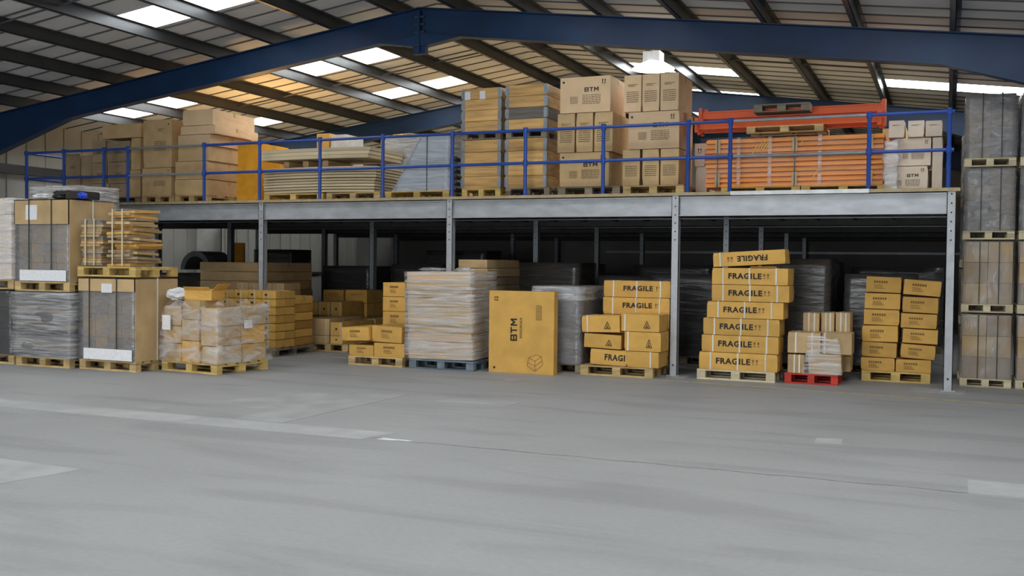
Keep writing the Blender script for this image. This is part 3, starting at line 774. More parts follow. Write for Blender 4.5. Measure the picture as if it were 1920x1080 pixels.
for i, (a_, b_) in enumerate(((670, 686), (688, 704))):
    w_ = ['left', 'right'][i]
    o, z_ = fc(a_, b_, 620, 640, 1.9, .8, f'lower {w_} strapped carton at the right end of the passage', LG, .146, **SC)
    fc(a_, b_, 598, 618, 1.9, .8, f'upper {w_} strapped carton at the right end of the passage', LG, z_, dec=DT, **SC)
x_ = [at(q, 610, 2.05).x for q in (574, 642)]
pallet(x_[0], x_[1], 2.05, .8, 0, 'hidden pallet behind the passage cartons', 'pallet_grey')
zr_ = .146
for k, T_ in enumerate((621, 592, 566)):
    pos = ['bottom', 'middle', 'top'][k]; zn = None
    for i, (a_, b_) in enumerate(((575, 596), (597, 619), (620, 641))):
        o, zn = fc(a_, b_, T_, T_+26, 2.06, .75, f'strapped golden carton, {pos} {["left","centre","right"][i]} of the rear passage block', 'golden cartons behind the passage row', zr_, dec=DT, **SC)
    zr_ = zn
x_ = [at(q, 610, 2.9).x for q in (604, 690)]
pallet(x_[0], x_[1], 2.9, .8, 0, 'pallet behind the passage row under printed cartons', 'pallet_grey')
for i, (a_, b_) in enumerate(((606, 644), (648, 688))):
    zr_ = .146
    for k, T_ in enumerate((617, 593, 568, 543)):
        pos = ['bottom', 'third from top', 'second from top', 'top'][k]
        o, zr_ = fc(a_, b_, T_, T_+25, 2.9, .6, f'printed pale gold carton, {pos} of the {"left" if i == 0 else "right"} column behind the passage', 'printed cartons behind the passage', zr_, dec=[('header', .5, .62, .5, .2)])
# four leaning cartons on a pallet and the column behind
pallet(-8.58, -7.62, -.95, .8, 0, 'pallet under the four printed golden cartons left of the film wrapped flat cartons', 'pallet_wood')
G4 = 'printed golden cartons on the low pallet'
D4 = [('header', .5, .52, .36, .5)]
o, za = fc(655, 700, 646, 671, -.93, .75, 'lower left printed carton of the four on the low pallet', G4, .146, dec=D4)
o, zb = fc(701.5, 758, 643, 671, -.93, .75, 'lower right printed carton of the four on the low pallet', G4, .146, dec=D4)
fc(642, 695, 614, 645, -.96, .72, 'upper left printed carton, tilted and sticking out over the low pallet', G4, max(za, zb)+.004, dec=D4, ry=-.045, rz=-.06)
fc(697.5, 753, 612, 643, -.93, .72, 'upper right printed carton of the four on the low pallet', G4, max(za, zb)+.002, dec=D4, ry=.02)
pallet(-8.6, -7.75, .0, .8, 0, 'pallet behind the four printed cartons', 'pallet_grey')
stack(.05, .7, .146, [(717, 762, 640), (718, 762, 612), (718, 762, 583.5), (718, 760, 556), (718.5, 760, 529)],
      'plain golden carton', 'the column behind the four printed cartons', 'golden cartons beside the film wrapped pile', dec=D4)
# film wrapped pile of long flat cartons
pallet(-7.5, -6.42, -.95, .8, 0, 'blue-grey pallet under the film wrapped pile of flat cartons', 'pallet_blue')
load(-7.53, -6.45, -.95, .82, .15, 1.46, 'tall pile of long flat cartons shrink wrapped in clear film, middle of the floor', None, 1, 10, 1, 'tan', 'film_clear',
     ry=-.012, jig=.05, mats=['tan', 'beige', 'tan'], fl2=('film_clear', 1), amp=.014)
bag(-7.45, -7.0, -.9, -.5, 1.478, .045, 'film_white', 'loose knot of clear film on the wrapped pile', 31, 'film scrap', 'film_knot')
bag(-6.78, -6.5, -.95, -.7, 1.478, .055, 'film_white', 'torn bright film bunched at the right corner of the wrapped pile', 35, 'film scrap', 'film_knot')
pallet(-7.2, -6.72, .1, 1.2, 0, 'pallet behind the film wrapped pile, beside the platform post', 'pallet_grey')
z = .146
for i in range(11):
    h = .138
    lab = 'flat brown carton in the taller pile behind the wrapped one, ' + ('top' if i == 10 else 'bottom' if i == 0 else ORD[10-i]+' from top')
    carton(-7.2, -6.70+.01*(i % 2), .10, 1.3, z, z+h, lab, 'flat cartons in the taller pile', 'tan' if i > 8 else 'drab', tape=i == 10); z += h
# big flat carton standing on edge
x0, x1, z1, _ = px(917.5, 1039, 545, -.83, 700)
big = carton(x0, x1, -.84, .15, 0.0, z1, 'very large flat golden carton standing upright on the floor, printed with three letters', None, 'gold', tape=False, amp=.003,
       dec=[('V:BTM', .39, .53, .27, .10)]+[('arrows', .12, .905, .065, .05, 1), ('shelf', .72, .14, .24, .2), ('dot', .09, .06, .035, .028)])
o = link('small_print', glyph('print', 'faint_ink'), None, big); o.matrix_local = Matrix.Translation((.0, -.081, z1*.55)) @ Matrix.Rotation(-pi/2, 4, 'Y') @ Matrix.Diagonal((.3, 1, .035, 1))
o = link('small_print', glyph('print', 'faint_ink'), None, big); o.matrix_local = Matrix.Translation((.28, -.081, z1*.74)) @ Matrix.Rotation(-pi/2, 4, 'Y') @ Matrix.Diagonal((.22, 1, .09, 1))
# grey wrapped load behind it
pallet(-5.66, -4.92, -.45, 1.2, 0, 'pallet under the silver-grey wrapped load behind the largest carton', 'pallet_grey')
load(-5.66, -4.94, -.45, 1.25, .146, 1.27, 'silver-grey film wrapped load behind the largest upright carton', None, 2, 3, 2, 'grey_card', 'film_grey', fl2=('film_white', .18, .82), amp=.02)
# FRAGILE group on its pallet
pallet(-4.9, -3.82, -.52, .82, 0, 'pallet under the mixed warning and fragile cartons, left of the platform post', 'pallet_wood')
G5 = 'cartons on the pallet left of the platform post'
FR = [('T:FRAGILE', .52, .55, .44, .32), ('glass', .82, .55, .07, .25)]
W3 = [('warn', .68, .42, .16, .42)]
o, z1 = fc(1174.5, 1235, 659, 689, -.5, .44, 'plain golden carton lowest on the right, beside the torn FRAGILE one', G5, .146, straps=(.75,))
o, z2 = fc(1106, 1173, 656, 687, -.5, .40, 'torn golden carton with cut off FRAGI lettering on the pallet edge', G5, .148, ry=.03, rz=.04, dec=[('T:FRAGI', .68, .52, .56, .42)], amp=.008)
o, z3 = fc(1171, 1239, 622, 656, -.5, .44, 'golden carton with warning triangle, lower right one', G5, z1, dec=W3, straps=(.1,))
o, z4 = fc(1095, 1164, 627, 656, -.5, .40, 'golden carton with warning triangle, lower left one', G5, max(z2, z1)+.012, dec=W3, ry=.03)
o, z5 = fc(1165, 1236, 589, 622, -.5, .44, 'golden carton with warning triangle, upper right one', G5, z3, dec=W3, straps=(.1,))
o, z6 = fc(1092, 1164, 592, 628, -.5, .40, 'golden carton with warning triangle, upper left one, tilted', G5, z4+.022, dec=W3, ry=-.03, rz=-.05, straps=(.15,))
S3 = (.15, .5, .85)
stack(-.02, .34, .146, [(1128, 1252, 667, {'dec': ()}), (1129, 1253, 644, {'dec': ()}), (1130, 1254, 617, {'dec': ()}), (1131, 1255, 590, {'dec': ()}), (1131, 1256, 557.5), (1132.5, 1258, 526)],
      'wide FRAGILE carton', 'the row behind the warning triangle cartons', 'wide fragile cartons left of the post', dec=FR, straps=S3)
# leaning FRAGILE tower
pallet(-3.26, -2.18, -.22, .8, 0, 'pallet under the leaning tower of FRAGILE cartons', 'pallet_pale')
FG7 = [('T:FRAGILE', .44, .52, .44, .36), ('glass', .72, .52, .08, .28)]
o7, z = stack(-.22, .46, .146, [(1311, 1458, 661.5), (1316, 1460, 629), (1319, 1462, 597), (1326, 1469, 565.5), (1335, 1480, 534), (1336, 1479, 502, {'rz': -.03})],
      'long golden FRAGILE carton', 'the leaning tower of seven', 'fragile cartons in the leaning tower', dec=FG7, straps=S3)
o7[-1]['label'] = 'long golden FRAGILE carton, second from top of the leaning tower'
names = ['bottom', 'sixth from top', 'fifth from top', 'fourth from top', 'third from top', 'second from top']
for q, n in zip(o7, names): q['label'] = f'long golden FRAGILE carton, {n} of the leaning tower right of the post'
carton(-2.56, -2.2, -.10, .32, z, z+.028, 'flat golden carton wedged under the tilted top FRAGILE box', None, 'gold', tape=False)
o, _ = fc(1338, 1473, 474, 497, -.2, .42, 'tilted upside down FRAGILE carton on top of the leaning tower', 'fragile cartons in the leaning tower', z+.004, ry=-.06,
   dec=[('T:FRAGILE', .55, .5, .42, .42, 1), ('glass', .24, .5, .08, .3)], straps=(.1,))
# red pallet
pallet(-2.06, -1.36, -.14, .85, 0, 'red painted pallet with small strapped cartons', 'pallet_red')
G6 = 'small strapped cartons on the red pallet'
S2 = (.35, .62)
o, za = fc(1477, 1508, 664, 705, -.12, .4, 'narrow strapped carton at lower left on the red pallet', G6, .146, straps=(.4, .7), m='tan')
o, zb = fc(1516, 1577, 664, 705, -.12, .4, 'wide carton under film at lower right on the red pallet', G6, .146, straps=(), m='tan')
zq = max(za, zb)
fc(1477, 1538, 623, 664, -.12, .4, 'wide strapped carton at middle left above the red pallet', G6, zq, straps=(.25, .75), m='tan')
fc(1541, 1597, 624, 664, -.08, .4, 'wide carton under film at middle right above the red pallet', G6, zq, straps=(.1,), m='tan')
for i, (a_, b_) in enumerate(((1506, 1536), (1540, 1564), (1567, 1594))):
    o, z8 = fc(a_, b_, 667, 690, .36, .45, f'{["left","middle","right"][i]} lower rear carton on the red pallet, mostly hidden', G6, .146, m='tan')
    o, z9 = fc(a_, b_, 626, 662, .36, .45, f'{["left","middle","right"][i]} middle rear carton on the red pallet, mostly hidden', G6, z8, m='tan')
    fc(a_, b_, 586, 626, .36, .45, f'{["left","middle","right"][i]} top rear strapped carton above the red pallet', G6, z9, m='tan', straps=(.35, .7))
o = link('plastic_film', film_mesh(.44, .02, .50, 55, .022, n=10, taper=-.3, ragged=.10, top=False), 'film_clear', None, (-1.56, -.175, .146), smooth=True)
tag(o, 'loose torn clear film hanging over the right of the red pallet load', 'plastic film')
# double column of small printed cartons
pallet(-1.12, -.22, .72, .8, 0, 'yellow pallet under the two leaning columns of printed cartons', 'pallet_yellow')
D6 = [('header', .42, .5, .38, .5)]
CA = [(1615, 1678, 670, .0), (1616, 1681, 641.5, .02), (1617, 1684, 610, -.01), (1619, 1685.5, 580, .01), (1620, 1686.5, 549.5, .015), (1623.5, 1689, 518.5, .03)]
CB = [(1680, 1746, 674, -.005), (1689, 1754, 646, .05), (1691, 1757, 617, .03), (1690, 1757.5, 588, .02), (1693, 1760, 557, .03), (1693, 1763, 525, .07)]
for nm, cc in (('left', CA), ('right', CB)):
    z = .146; n = 6
    for i, (a_, b_, t_, ry) in enumerate(cc):
        x0, x1, z1, _ = px(a_, b_, t_, .74)
        dz = abs(sin(ry))*(x1-x0)
        hh = max(.16, z1-z-dz*.5)
        pos = ['bottom', 'fifth from top', 'fourth from top', 'third from top', 'second from top', 'top'][i]
        carton(x0, x1, .74+.01*i, .62, z, z+hh, f'printed golden carton, {pos} of the {nm} column beside the right post', 'printed cartons in two leaning columns', 'gold', ry=ry, dec=D6, rz=rr.uniform(-.03, .03)); z += hh+dz*.8
# right hand towers of strapped wrapped loads
def rtower(x0, x1, Y, D, tiers, where, sm='strap_dark', fls=None):
    for i, (z0, z1) in enumerate(tiers):
        pos = ['lowest', 'third from top', 'second from top', 'topmost'][i]
        pallet(x0, x1, Y, D, z0, f'pale pallet, {pos} in the {where}', 'pallet_pale', h=.115, group='pallets in the right hand towers')
        load(x0+.015, x1-.01, Y+.01, D-.02, z0+.117, z1-.03, f'strapped film wrapped block, {pos} in the {where}', 'strapped blocks in the right hand towers', 2, 3 if i < 2 else 4, 1,
             'tan', ('film_fade', 'film_fade', 'film_grey', 'film_grey')[i], straps=(.33, .72), sm=sm, mats=['tan', 'tan', 'drab'] if i < 2 else ['grey_card', 'drab'])
ZT4 = [(0, 1.01), (1.01, 2.0), (2.0, 2.98), (2.98, 3.98)]
xr0, xr1 = at(1804, 500, .68).x, at(1901, 500, .68).x
rtower(xr0, xr1, .68, .8, ZT4, 'tower right of the corner post')
rtower(xr1+.05, xr1+.05+(xr1-xr0), .68, .8, [(0, 1.01), (1.01, 2.0), (2.0, 2.98), (2.98, 3.98)], 'tower cut by the right picture edge')
rtower(xr0-.02, xr1-.05, 1.62, .8, [(0, .80), (.80, 1.62), (1.62, 2.5), (2.5, 3.55)], 'tower behind the corner post')

# dim loads deep under the platform
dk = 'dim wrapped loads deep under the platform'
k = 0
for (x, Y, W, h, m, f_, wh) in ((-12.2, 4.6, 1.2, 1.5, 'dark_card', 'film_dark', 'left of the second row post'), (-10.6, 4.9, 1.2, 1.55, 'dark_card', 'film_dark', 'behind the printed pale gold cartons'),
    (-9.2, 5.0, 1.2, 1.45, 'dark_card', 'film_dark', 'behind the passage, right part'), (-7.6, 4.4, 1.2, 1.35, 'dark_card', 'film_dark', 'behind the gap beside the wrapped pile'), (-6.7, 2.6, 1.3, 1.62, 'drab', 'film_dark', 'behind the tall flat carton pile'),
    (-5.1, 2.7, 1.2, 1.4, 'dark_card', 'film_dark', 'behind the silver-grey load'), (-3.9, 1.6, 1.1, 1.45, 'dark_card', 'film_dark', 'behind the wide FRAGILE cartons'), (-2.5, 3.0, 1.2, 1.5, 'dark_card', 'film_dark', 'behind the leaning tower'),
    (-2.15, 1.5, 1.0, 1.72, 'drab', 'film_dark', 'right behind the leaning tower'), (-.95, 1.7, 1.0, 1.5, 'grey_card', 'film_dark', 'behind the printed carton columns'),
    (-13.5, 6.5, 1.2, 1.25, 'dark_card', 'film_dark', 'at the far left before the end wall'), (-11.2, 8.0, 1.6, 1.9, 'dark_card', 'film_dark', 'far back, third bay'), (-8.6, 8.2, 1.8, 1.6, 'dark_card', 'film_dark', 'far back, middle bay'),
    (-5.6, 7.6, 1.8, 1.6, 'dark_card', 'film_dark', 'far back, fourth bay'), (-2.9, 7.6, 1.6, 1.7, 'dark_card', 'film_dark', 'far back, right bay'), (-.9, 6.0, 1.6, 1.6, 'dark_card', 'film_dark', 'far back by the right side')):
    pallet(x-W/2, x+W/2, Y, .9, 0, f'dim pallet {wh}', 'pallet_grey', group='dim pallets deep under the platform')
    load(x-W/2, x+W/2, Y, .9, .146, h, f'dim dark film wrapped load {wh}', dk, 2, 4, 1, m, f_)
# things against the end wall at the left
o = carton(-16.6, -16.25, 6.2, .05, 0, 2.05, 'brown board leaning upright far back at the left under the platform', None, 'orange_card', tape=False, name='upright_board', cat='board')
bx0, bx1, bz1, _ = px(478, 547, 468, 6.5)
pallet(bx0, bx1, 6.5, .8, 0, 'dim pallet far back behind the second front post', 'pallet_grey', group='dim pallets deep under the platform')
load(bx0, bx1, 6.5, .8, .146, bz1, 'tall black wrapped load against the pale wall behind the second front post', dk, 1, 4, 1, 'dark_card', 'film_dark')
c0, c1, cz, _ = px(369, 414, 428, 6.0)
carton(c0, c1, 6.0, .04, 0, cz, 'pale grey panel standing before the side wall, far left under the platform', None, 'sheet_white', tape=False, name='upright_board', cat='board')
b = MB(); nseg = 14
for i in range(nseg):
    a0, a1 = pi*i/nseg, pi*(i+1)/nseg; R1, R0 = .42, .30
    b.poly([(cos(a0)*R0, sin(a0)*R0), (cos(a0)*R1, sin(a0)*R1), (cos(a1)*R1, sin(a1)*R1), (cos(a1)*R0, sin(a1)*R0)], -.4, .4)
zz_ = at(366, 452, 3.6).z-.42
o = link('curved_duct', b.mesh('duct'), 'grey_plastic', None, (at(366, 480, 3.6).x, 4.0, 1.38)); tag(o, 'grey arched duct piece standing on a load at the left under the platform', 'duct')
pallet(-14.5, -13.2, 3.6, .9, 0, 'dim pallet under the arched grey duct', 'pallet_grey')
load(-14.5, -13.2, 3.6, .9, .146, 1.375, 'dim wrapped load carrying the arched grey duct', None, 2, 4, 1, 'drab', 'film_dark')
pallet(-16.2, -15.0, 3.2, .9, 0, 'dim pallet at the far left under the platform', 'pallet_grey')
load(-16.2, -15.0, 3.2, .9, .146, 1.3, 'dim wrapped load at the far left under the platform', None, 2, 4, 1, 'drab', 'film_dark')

# ------------------------------------------------------------------ goods on the platform deck
DK = DZ+.001; PT = DZ+.147
PG = 'pallets on the platform deck'
def dpal(pl, pr_, Y, D, label, m='pallet_wood', h=.144, yy=355): return pallet(at(pl, yy, Y).x, at(pr_, yy, Y).x, Y, D, DK, label, m, h=h, group=PG)
LT = 'drab beige cartons at the left of the platform'
dp = [('header', .5, .8, .14, .05), ('print', .5, .45, .3, .12)]
# D1
stack(.6, .8, DK, [(122, 151, 334), (122, 150, 288, {'dec': dp})], 'dim brown carton', 'the leftmost deck column', LT, m='drab')
stack(.6, .8, DK, [(153, 173, 334), (152, 172, 290)], 'narrow dim brown carton', 'the second deck column from the left', LT, m='drab')
# D2
dpal(172, 262, .45, .9, 'red-brown pallet at the left of the deck', 'pallet_grey', yy=374)
stack(.5, .8, PT, [(173, 205, 344), (173, 199, 305), (173, 198, 263)], 'drab beige carton', 'third deck column, beside the wide cap box', LT, m='drab', dec=dp)
_, z = stack(.5, .8, PT, [(207, 241, 344), (202, 243, 303), (201, 244, 264)], 'drab beige carton', 'the fourth deck column, under the wide cap box', LT, m='drab', dec=dp)
stack(.5, .8, PT, [(243, 263, 318), (246, 263, 258)], 'tall narrow drab carton', 'the fifth deck column, under the wide cap box', LT, m='tan')
x0, x1, z1, _ = px(192, 264, 232, .5)
carton(x0, x1, .5, .8, z+.05, z1, 'wide drab carton capping the fourth and fifth deck columns', LT, 'tan', dec=())
# D3
dpal(266, 326, .4, 1.0, 'pallet under the two large printed beige cartons at left of deck', 'pallet_wood', yy=371)
stack(.4, 1.0, PT, [(267, 321, 314.5), (269, 322, 224)], 'large printed beige carton', 'the tall pair beside the left guard rail', LT, m='tan', dec=[('header', .62, .78, .2, .06), ('print', .6, .45, .4, .2), ('dot', .9, .9, .05, .03)])
# D4
dpal(328, 390, .4, 1.3, 'pallet under the tall beige carton pile left of the orange carton', 'pallet_wood', yy=370)
stack(.4, 1.25, PT, [(328, 388, 336), (329, 389, 302), (334, 391, 273), (334, 394, 252, {'m': 'beige'}), (339, 403, 235, {'m': 'beige'}), (342, 397, 205, {'m': 'beige', 'rz': .03})],
      'beige taped carton', 'the tall pile left of the orange carton', 'beige cartons in the tall left pile', m='tan')
# D5
stack(.7, .9, DK, [(444, 485, 322, {'m': 'orange_card'}), (446, 486, 268, {'m': 'orange_card'})], 'bright orange carton', 'the pair left of the flat board pile', 'bright orange cartons', m='orange_card')
# D6: long thick boards
for i, (a_, b_) in enumerate(((498, 560), (600, 660), (665, 700))):
    pass
dpal(495, 605, .5, 1.0, 'pallet under the left half of the long board pile', 'pallet_yellow', yy=368)
dpal(612, 712, .5, 1.0, 'pallet under the right half of the long board pile', 'pallet_wood', yy=366)
xa, xb = at(494, 340, .5).x, at(700, 340, .5).x
zq = PT; bt = .0505
def slab(x0, x1, y0, D, z, t, m, label, sag):
    b = MB(); n = 12
    for j in range(n+1):
        u = j/n; x = x0+(x1-x0)*u; dz = sag*(4*u*(1-u)-1)*.5 + sag*.5
        b.v += [(x, y0, z+dz), (x, y0+D, z+dz), (x, y0+D, z+t+dz), (x, y0, z+t+dz)]
    for j in range(n):
        q = j*4
        for k in range(4): b.f.append((q+k, q+4+k, q+4+(k+1) % 4, q+(k+1) % 4))
    b.f += [(3, 2, 1, 0), (n*4, n*4+1, n*4+2, n*4+3)]
    b.f = [tuple(reversed(f)) for f in b.f]
    me = b.mesh('board'); me.transform(Matrix.Translation((-(x0+x1)/2, -(y0+D/2), -z)))
    o = link('thick_board', me, m, None, ((x0+x1)/2, y0+D/2, z)); tag(o, label, 'board', 'thick boards in the long pile'); return o
for i in range(9):
    off = rr.uniform(-.02, .02)
    pos = 'bottom' if i == 0 else ('top' if i == 8 else ORD[8-i]+' from top')
    slab(xa+off, xb+off+.01*i, .5+rr.uniform(-.01, .02), 1.0, zq, bt-.012, 'panel_board', f'long thick tan board, {pos} of the lower board pile on deck', .03)
    zq += bt
    if i in (2, 5): 
        pass
zq += .035
for i, u in enumerate((.2, .38, .56)):
    x = xa+(xb-xa)*u
    o = carton(x-.06, x+.06, .55, .8, zq-.022, zq+.085, f'{["left","middle","right"][i]} wooden bearer between the two board piles', 'wooden bearers between the board piles', 'tan', tape=False, name='wooden_bearer', cat='timber')
zq += .088
for i in range(3):
    pos = ['bottom', 'middle', 'top'][i]
    slab(xa+.03, at(690, 280, .4).x+.02*i, .40, 1.15, zq, .058, 'panel_board', f'long thick grey-tan board, {pos} of the upper three on deck', .02); zq += .062
# carton pair behind the boards
carton(at(594, 260, 2.2).x, at(617, 260, 2.2).x, 2.2, .6, DK, at(600, 250, 2.2).z, 'brown carton with white side standing behind the long boards', None, 'gold')
carton(at(620, 260, 2.2).x, at(650, 260, 2.2).x, 2.2, .6, DK, at(630, 252, 2.2).z, 'white carton standing behind the long boards', None, 'sheet_white')
# D7: sheets and wrapped plates
dpal(722, 842, .45, .9, 'yellow pallet under the blue-grey wrapped plates', 'pallet_yellow', yy=360)
load(at(738, 330, .5).x, at(842, 330, .5).x, .5, .8, PT, at(800, 254, .5).z, 'leaning stack of thin plates in blue-grey film with dark strap', None, 1, 22, 1, 'sheet_white', 'film_blue',
     straps=(.62,), jig=.06, amp=.02, cut=at(795, 254, .5).x-at(742, 254, .5).x)
dpal(700, 790, 1.6, .9, 'pallet behind the blue-grey plates', 'pallet_yellow', yy=355)
load(at(716, 300, 1.6).x, at(792, 300, 1.6).x, 1.6, .9, PT, at(760, 258, 1.6).z, 'stack of white sheets with yellow cover behind the blue-grey plates', None, 1, 12, 1, 'sheet_white', 'film_white', jig=.05)
bag(at(722, 258, 1.7).x, at(788, 258, 1.7).x, 1.65, 2.4, at(760, 258, 1.6).z+.01, .09, 'yellow_strap', 'yellow plastic sheet draped on the stack of white sheets', 41, 'plastic sheet', 'yellow_sheet')
# black brackets beside the crates
for i in range(7):
    zb = PT+.1*i+.02; xk = at(854, 330, .5).x
    b = MB().box(-.03, .03, 0, .5, 0, .05).box(-.05, .05, -.02, 0, .02, .07).tube((0, -.03, .03), (0, -.01, .03), .03, 8)
    o = link('steel_bracket', b.mesh('bracket'), 'joist_steel', None, (xk, .45, zb-.14))
    pos = 'bottom' if i == 0 else 'top' if i == 6 else ORD[6-i]+' from top'
    tag(o, f'dark steel bracket, {pos} of the stack between plates and crates', 'bracket', 'dark steel brackets beside the crates')
# D8: crates of hinged wooden collars
def crate(x0, x1, Y, D, z0, z1, n, label, grey=(), seed=1, papers=False):
    e = empty('wooden_crate', ((x0+x1)/2, Y+D/2, z0)); tag(e, label, 'crate', 'wooden collar crates on the platform'); W = x1-x0; h = (z1-z0)/n; t = .022
    for i in range(n):
        m_ = 'crate_grey' if i in grey else 'crate_wood'
        for s in (-1, 1):
            link('side_board', bmsh(W, t, h-.006, m_), None, e, (0, s*(D-t)/2, i*h))
            link('side_board', bmsh(t, D-2*t-.004, h-.006, m_), None, e, (s*(W-t)/2, 0, i*h))
        for sx in (-1, 1):
            for sy in (-1, 1):
                b = MB(); X, Y_ = sx*W/2, sy*D/2
                b.box(min(X, X-sx*.05), max(X, X-sx*.05), min(Y_, Y_+sy*.005), max(Y_, Y_+sy*.005), .01, h-.016)
                b.box(min(X, X+sx*.005), max(X, X+sx*.005), min(Y_, Y_-sy*.07), max(Y_, Y_-sy*.07), .01, h-.016)
                b.tube((X+sx*.006, Y_+sy*.006, .02), (X+sx*.006, Y_+sy*.006, h-.03), .011, 6)
                for q in (.3, .7): b.tube((X-sx*.04, Y_+sy*.004, h*q), (X-sx*.04, Y_+sy*.011, h*q), .009, 6)
                link('corner_hinge', b.mesh('hinge'), 'galvanised_rail', e, (0, 0, i*h))
    link('lid_board', bmsh(W-.05, D-.05, .012, 'crate_wood'), None, e, (0, 0, z1-z0-.03))
    if papers:
        for u in (-.36, .03): link('paper_label', bmsh(.10, .003, .13, 'paper'), None, e, (u*W, -D/2-.006, z1-z0-.18))
    return e
zc0 = at(900, 262, .3).z; zt1 = at(900, 165, .3).z; zt2 = at(985, 158, .3).z
xc = [at(q, 300, .3).x for q in (866, 938, 948, 1024)]
dpal(866, 938, .3, .9, 'yellow pallet under the left pair of wooden crates', 'pallet_yellow')
dpal(948, 1030, .3, .9, 'grey pallet under the right pair of wooden crates', 'pallet_grey')
crate(xc[0], xc[1], .3, .85, PT, zc0, 4, 'lower wooden crate with metal corner hinges, left pair')
crate(xc[2], xc[3], .3, .85, PT, zc0, 4, 'lower wooden crate with metal corner hinges, right pair')
pallet(xc[0], xc[1], .3, .85, zc0+.002, 'dark pallet between the upper and lower left crates', 'pallet_grey', h=.12, group=PG)
pallet(xc[2], xc[3], .3, .85, zc0+.002, 'dark broken pallet between the upper and lower right crates', 'pallet_grey', h=.12, group=PG)
crate(xc[0], xc[1], .3, .85, zc0+.124, zt1, 4, 'upper wooden crate with two white paper labels', papers=True)
crate(xc[2], xc[3], .3, .85, zc0+.124, zt2, 4, 'upper wooden crate with one weathered grey board', grey=(1,))
# D10, D11: printed beige cartons
BT = [('T:BTM', .63, .64, .28, .12), ('arrows', .87, .86, .08, .12), ('print', .63, .36, .36, .26), ('dot', .07, .87, .05, .06), ('print', .28, .35, .16, .2)]
SM = [('header', .5, .72, .55, .06), ('print', .5, .4, .7, .3)]
BG = 'large printed beige cartons on the platform'; SG = 'small printed beige cartons on the platform'
dpal(1046, 1162, .3, .95, 'dark pallet under the left tower of printed beige cartons', 'pallet_grey')
x0, x1, z1, _ = px(1050, 1142, 285, .32)
carton(x0, x1, .32, .85, PT, z1, 'large beige carton with three letters, bottom of the left tower beside the crates', BG, 'tan', dec=BT)
zA = z1
for i, (a_, b_) in enumerate(((1046, 1078), (1081, 1112), (1115, 1149))):
    x0, x1, z2, _ = px(a_, b_, 211, .32); z2 = at(1097, 211, .32).z
    carton(x0, x1, .32, .85, zA+.001, z2, f'small printed beige carton, {["left","middle","right"][i]} of three in the left tower', SG, 'tan', dec=SM)
x0, x1, z3, _ = px(1051, 1145, 143, .32)
carton(x0, x1, .32, .8, z2+.001, z3, 'large beige carton with three letters, top of the left tower', BG, 'beige', dec=BT)
dpal(1168, 1282, .3, .95, 'pallet under the right tower of printed beige cartons', 'pallet_wood')
for i, (a_, b_) in enumerate(((1168, 1200), (1205, 1236), (1239, 1273))):
    x0, x1, z1, _ = px(a_, b_, 279, .32); z1 = at(1220, 279, .32).z
    carton(x0, x1, .32, .85, PT, z1, f'small printed beige carton, lower {["left","middle","right"][i]} of the right tower', SG, 'tan', dec=SM)
x0, x1, z2, _ = px(1179, 1274, 208, .32)
carton(x0, x1, .32, .85, z1+.001, z2, 'large printed beige carton in the middle of the right tower', BG, 'beige', dec=BT)
for i, (a_, b_) in enumerate(((1171, 1203), (1205, 1237), (1239, 1273))):
    x0, x1, z3, _ = px(a_, b_, 138, .32); z3 = at(1220, 138, .32).z
    carton(x0, x1, .32, .85, z2+.001, z3, f'small printed beige carton, upper {["left","middle","right"][i]} of the right tower', SG, 'beige', dec=SM)
stack(1.0, .6, DK, [(1305, 1326, 312, {'m': 'pale'}), (1303, 1322, 268, {'m': 'pale', 'dec': [('arrows', .5, .7, .4, .2)]})], 'pale narrow carton', 'the pair left of the orange beams', 'pale narrow cartons left of the beams', m='pale')
# D12: orange racking beams
def beam(parent, L_, x, y, z, hgt=.095, dpt=.05, m='orange_steel', ends=False):
    k_ = ('bm', round(L_, 2), hgt, dpt, m)
    if k_ not in CACHE:
        b = MB().box(-L_/2, L_/2, 0, dpt, 0, hgt*.62).box(-L_/2, L_/2, dpt*.7, dpt, hgt*.62, hgt)
        CACHE[k_] = b.mesh('beam'); CACHE[k_].materials.append(MATS[m])
    return link('beam', CACHE[k_], None, parent, (x, y, z))
Yb = .45
xa, xb = at(1322, 300, Yb).x, at(1656, 300, Yb).x; L_ = xb-xa
pallet(at(1352, 352, Yb).x, at(1500, 352, Yb).x, Yb, .9, DK, 'long pallet under the left half of the orange beams', 'pallet_yellow', h=.10, group=PG)
pallet(at(1502, 352, Yb).x, at(1662, 352, Yb).x, Yb, .9, DK, 'long pallet under the right half of the orange beams', 'pallet_yellow', h=.10, group=PG)
zb0 = DK+.102; zb1 = at(1500, 254, Yb).z
e = empty('beam_bundle', ((xa+xb)/2, Yb, zb0)); tag(e, 'wrapped and strapped bundle of orange rack beams on deck', 'beam bundle')
nr = 10; hh = (zb1-zb0)/nr
for i in range(nr):
    for j in range(5):
        m_ = 'orange_steel_pale' if j == 0 else 'orange_steel'
        beam(e, L_, rr.uniform(-.012, .012), .02+j*.16, i*hh+.001, hh-.004, .12, m_)
for u in (.075, .52, .93):
    x = (u-.5)*L_
    link('strap', MB().box(x-.008, x+.008, -.012, -.007, 0, nr*hh+.01).mesh('s'), 'strap_dark', e)
    for zz_ in (.0, nr*hh-.22): link('corner_board', bmsh(.075, .006, .2, 'tan'), None, e, (x, -.002, zz_))
for u in (.2, .38, .66):
    x = (u-.5)*L_; link('film_band', MB().box(x-.025, x+.025, -.014, -.013, 0, nr*hh).mesh('s'), 'film_clear', e)
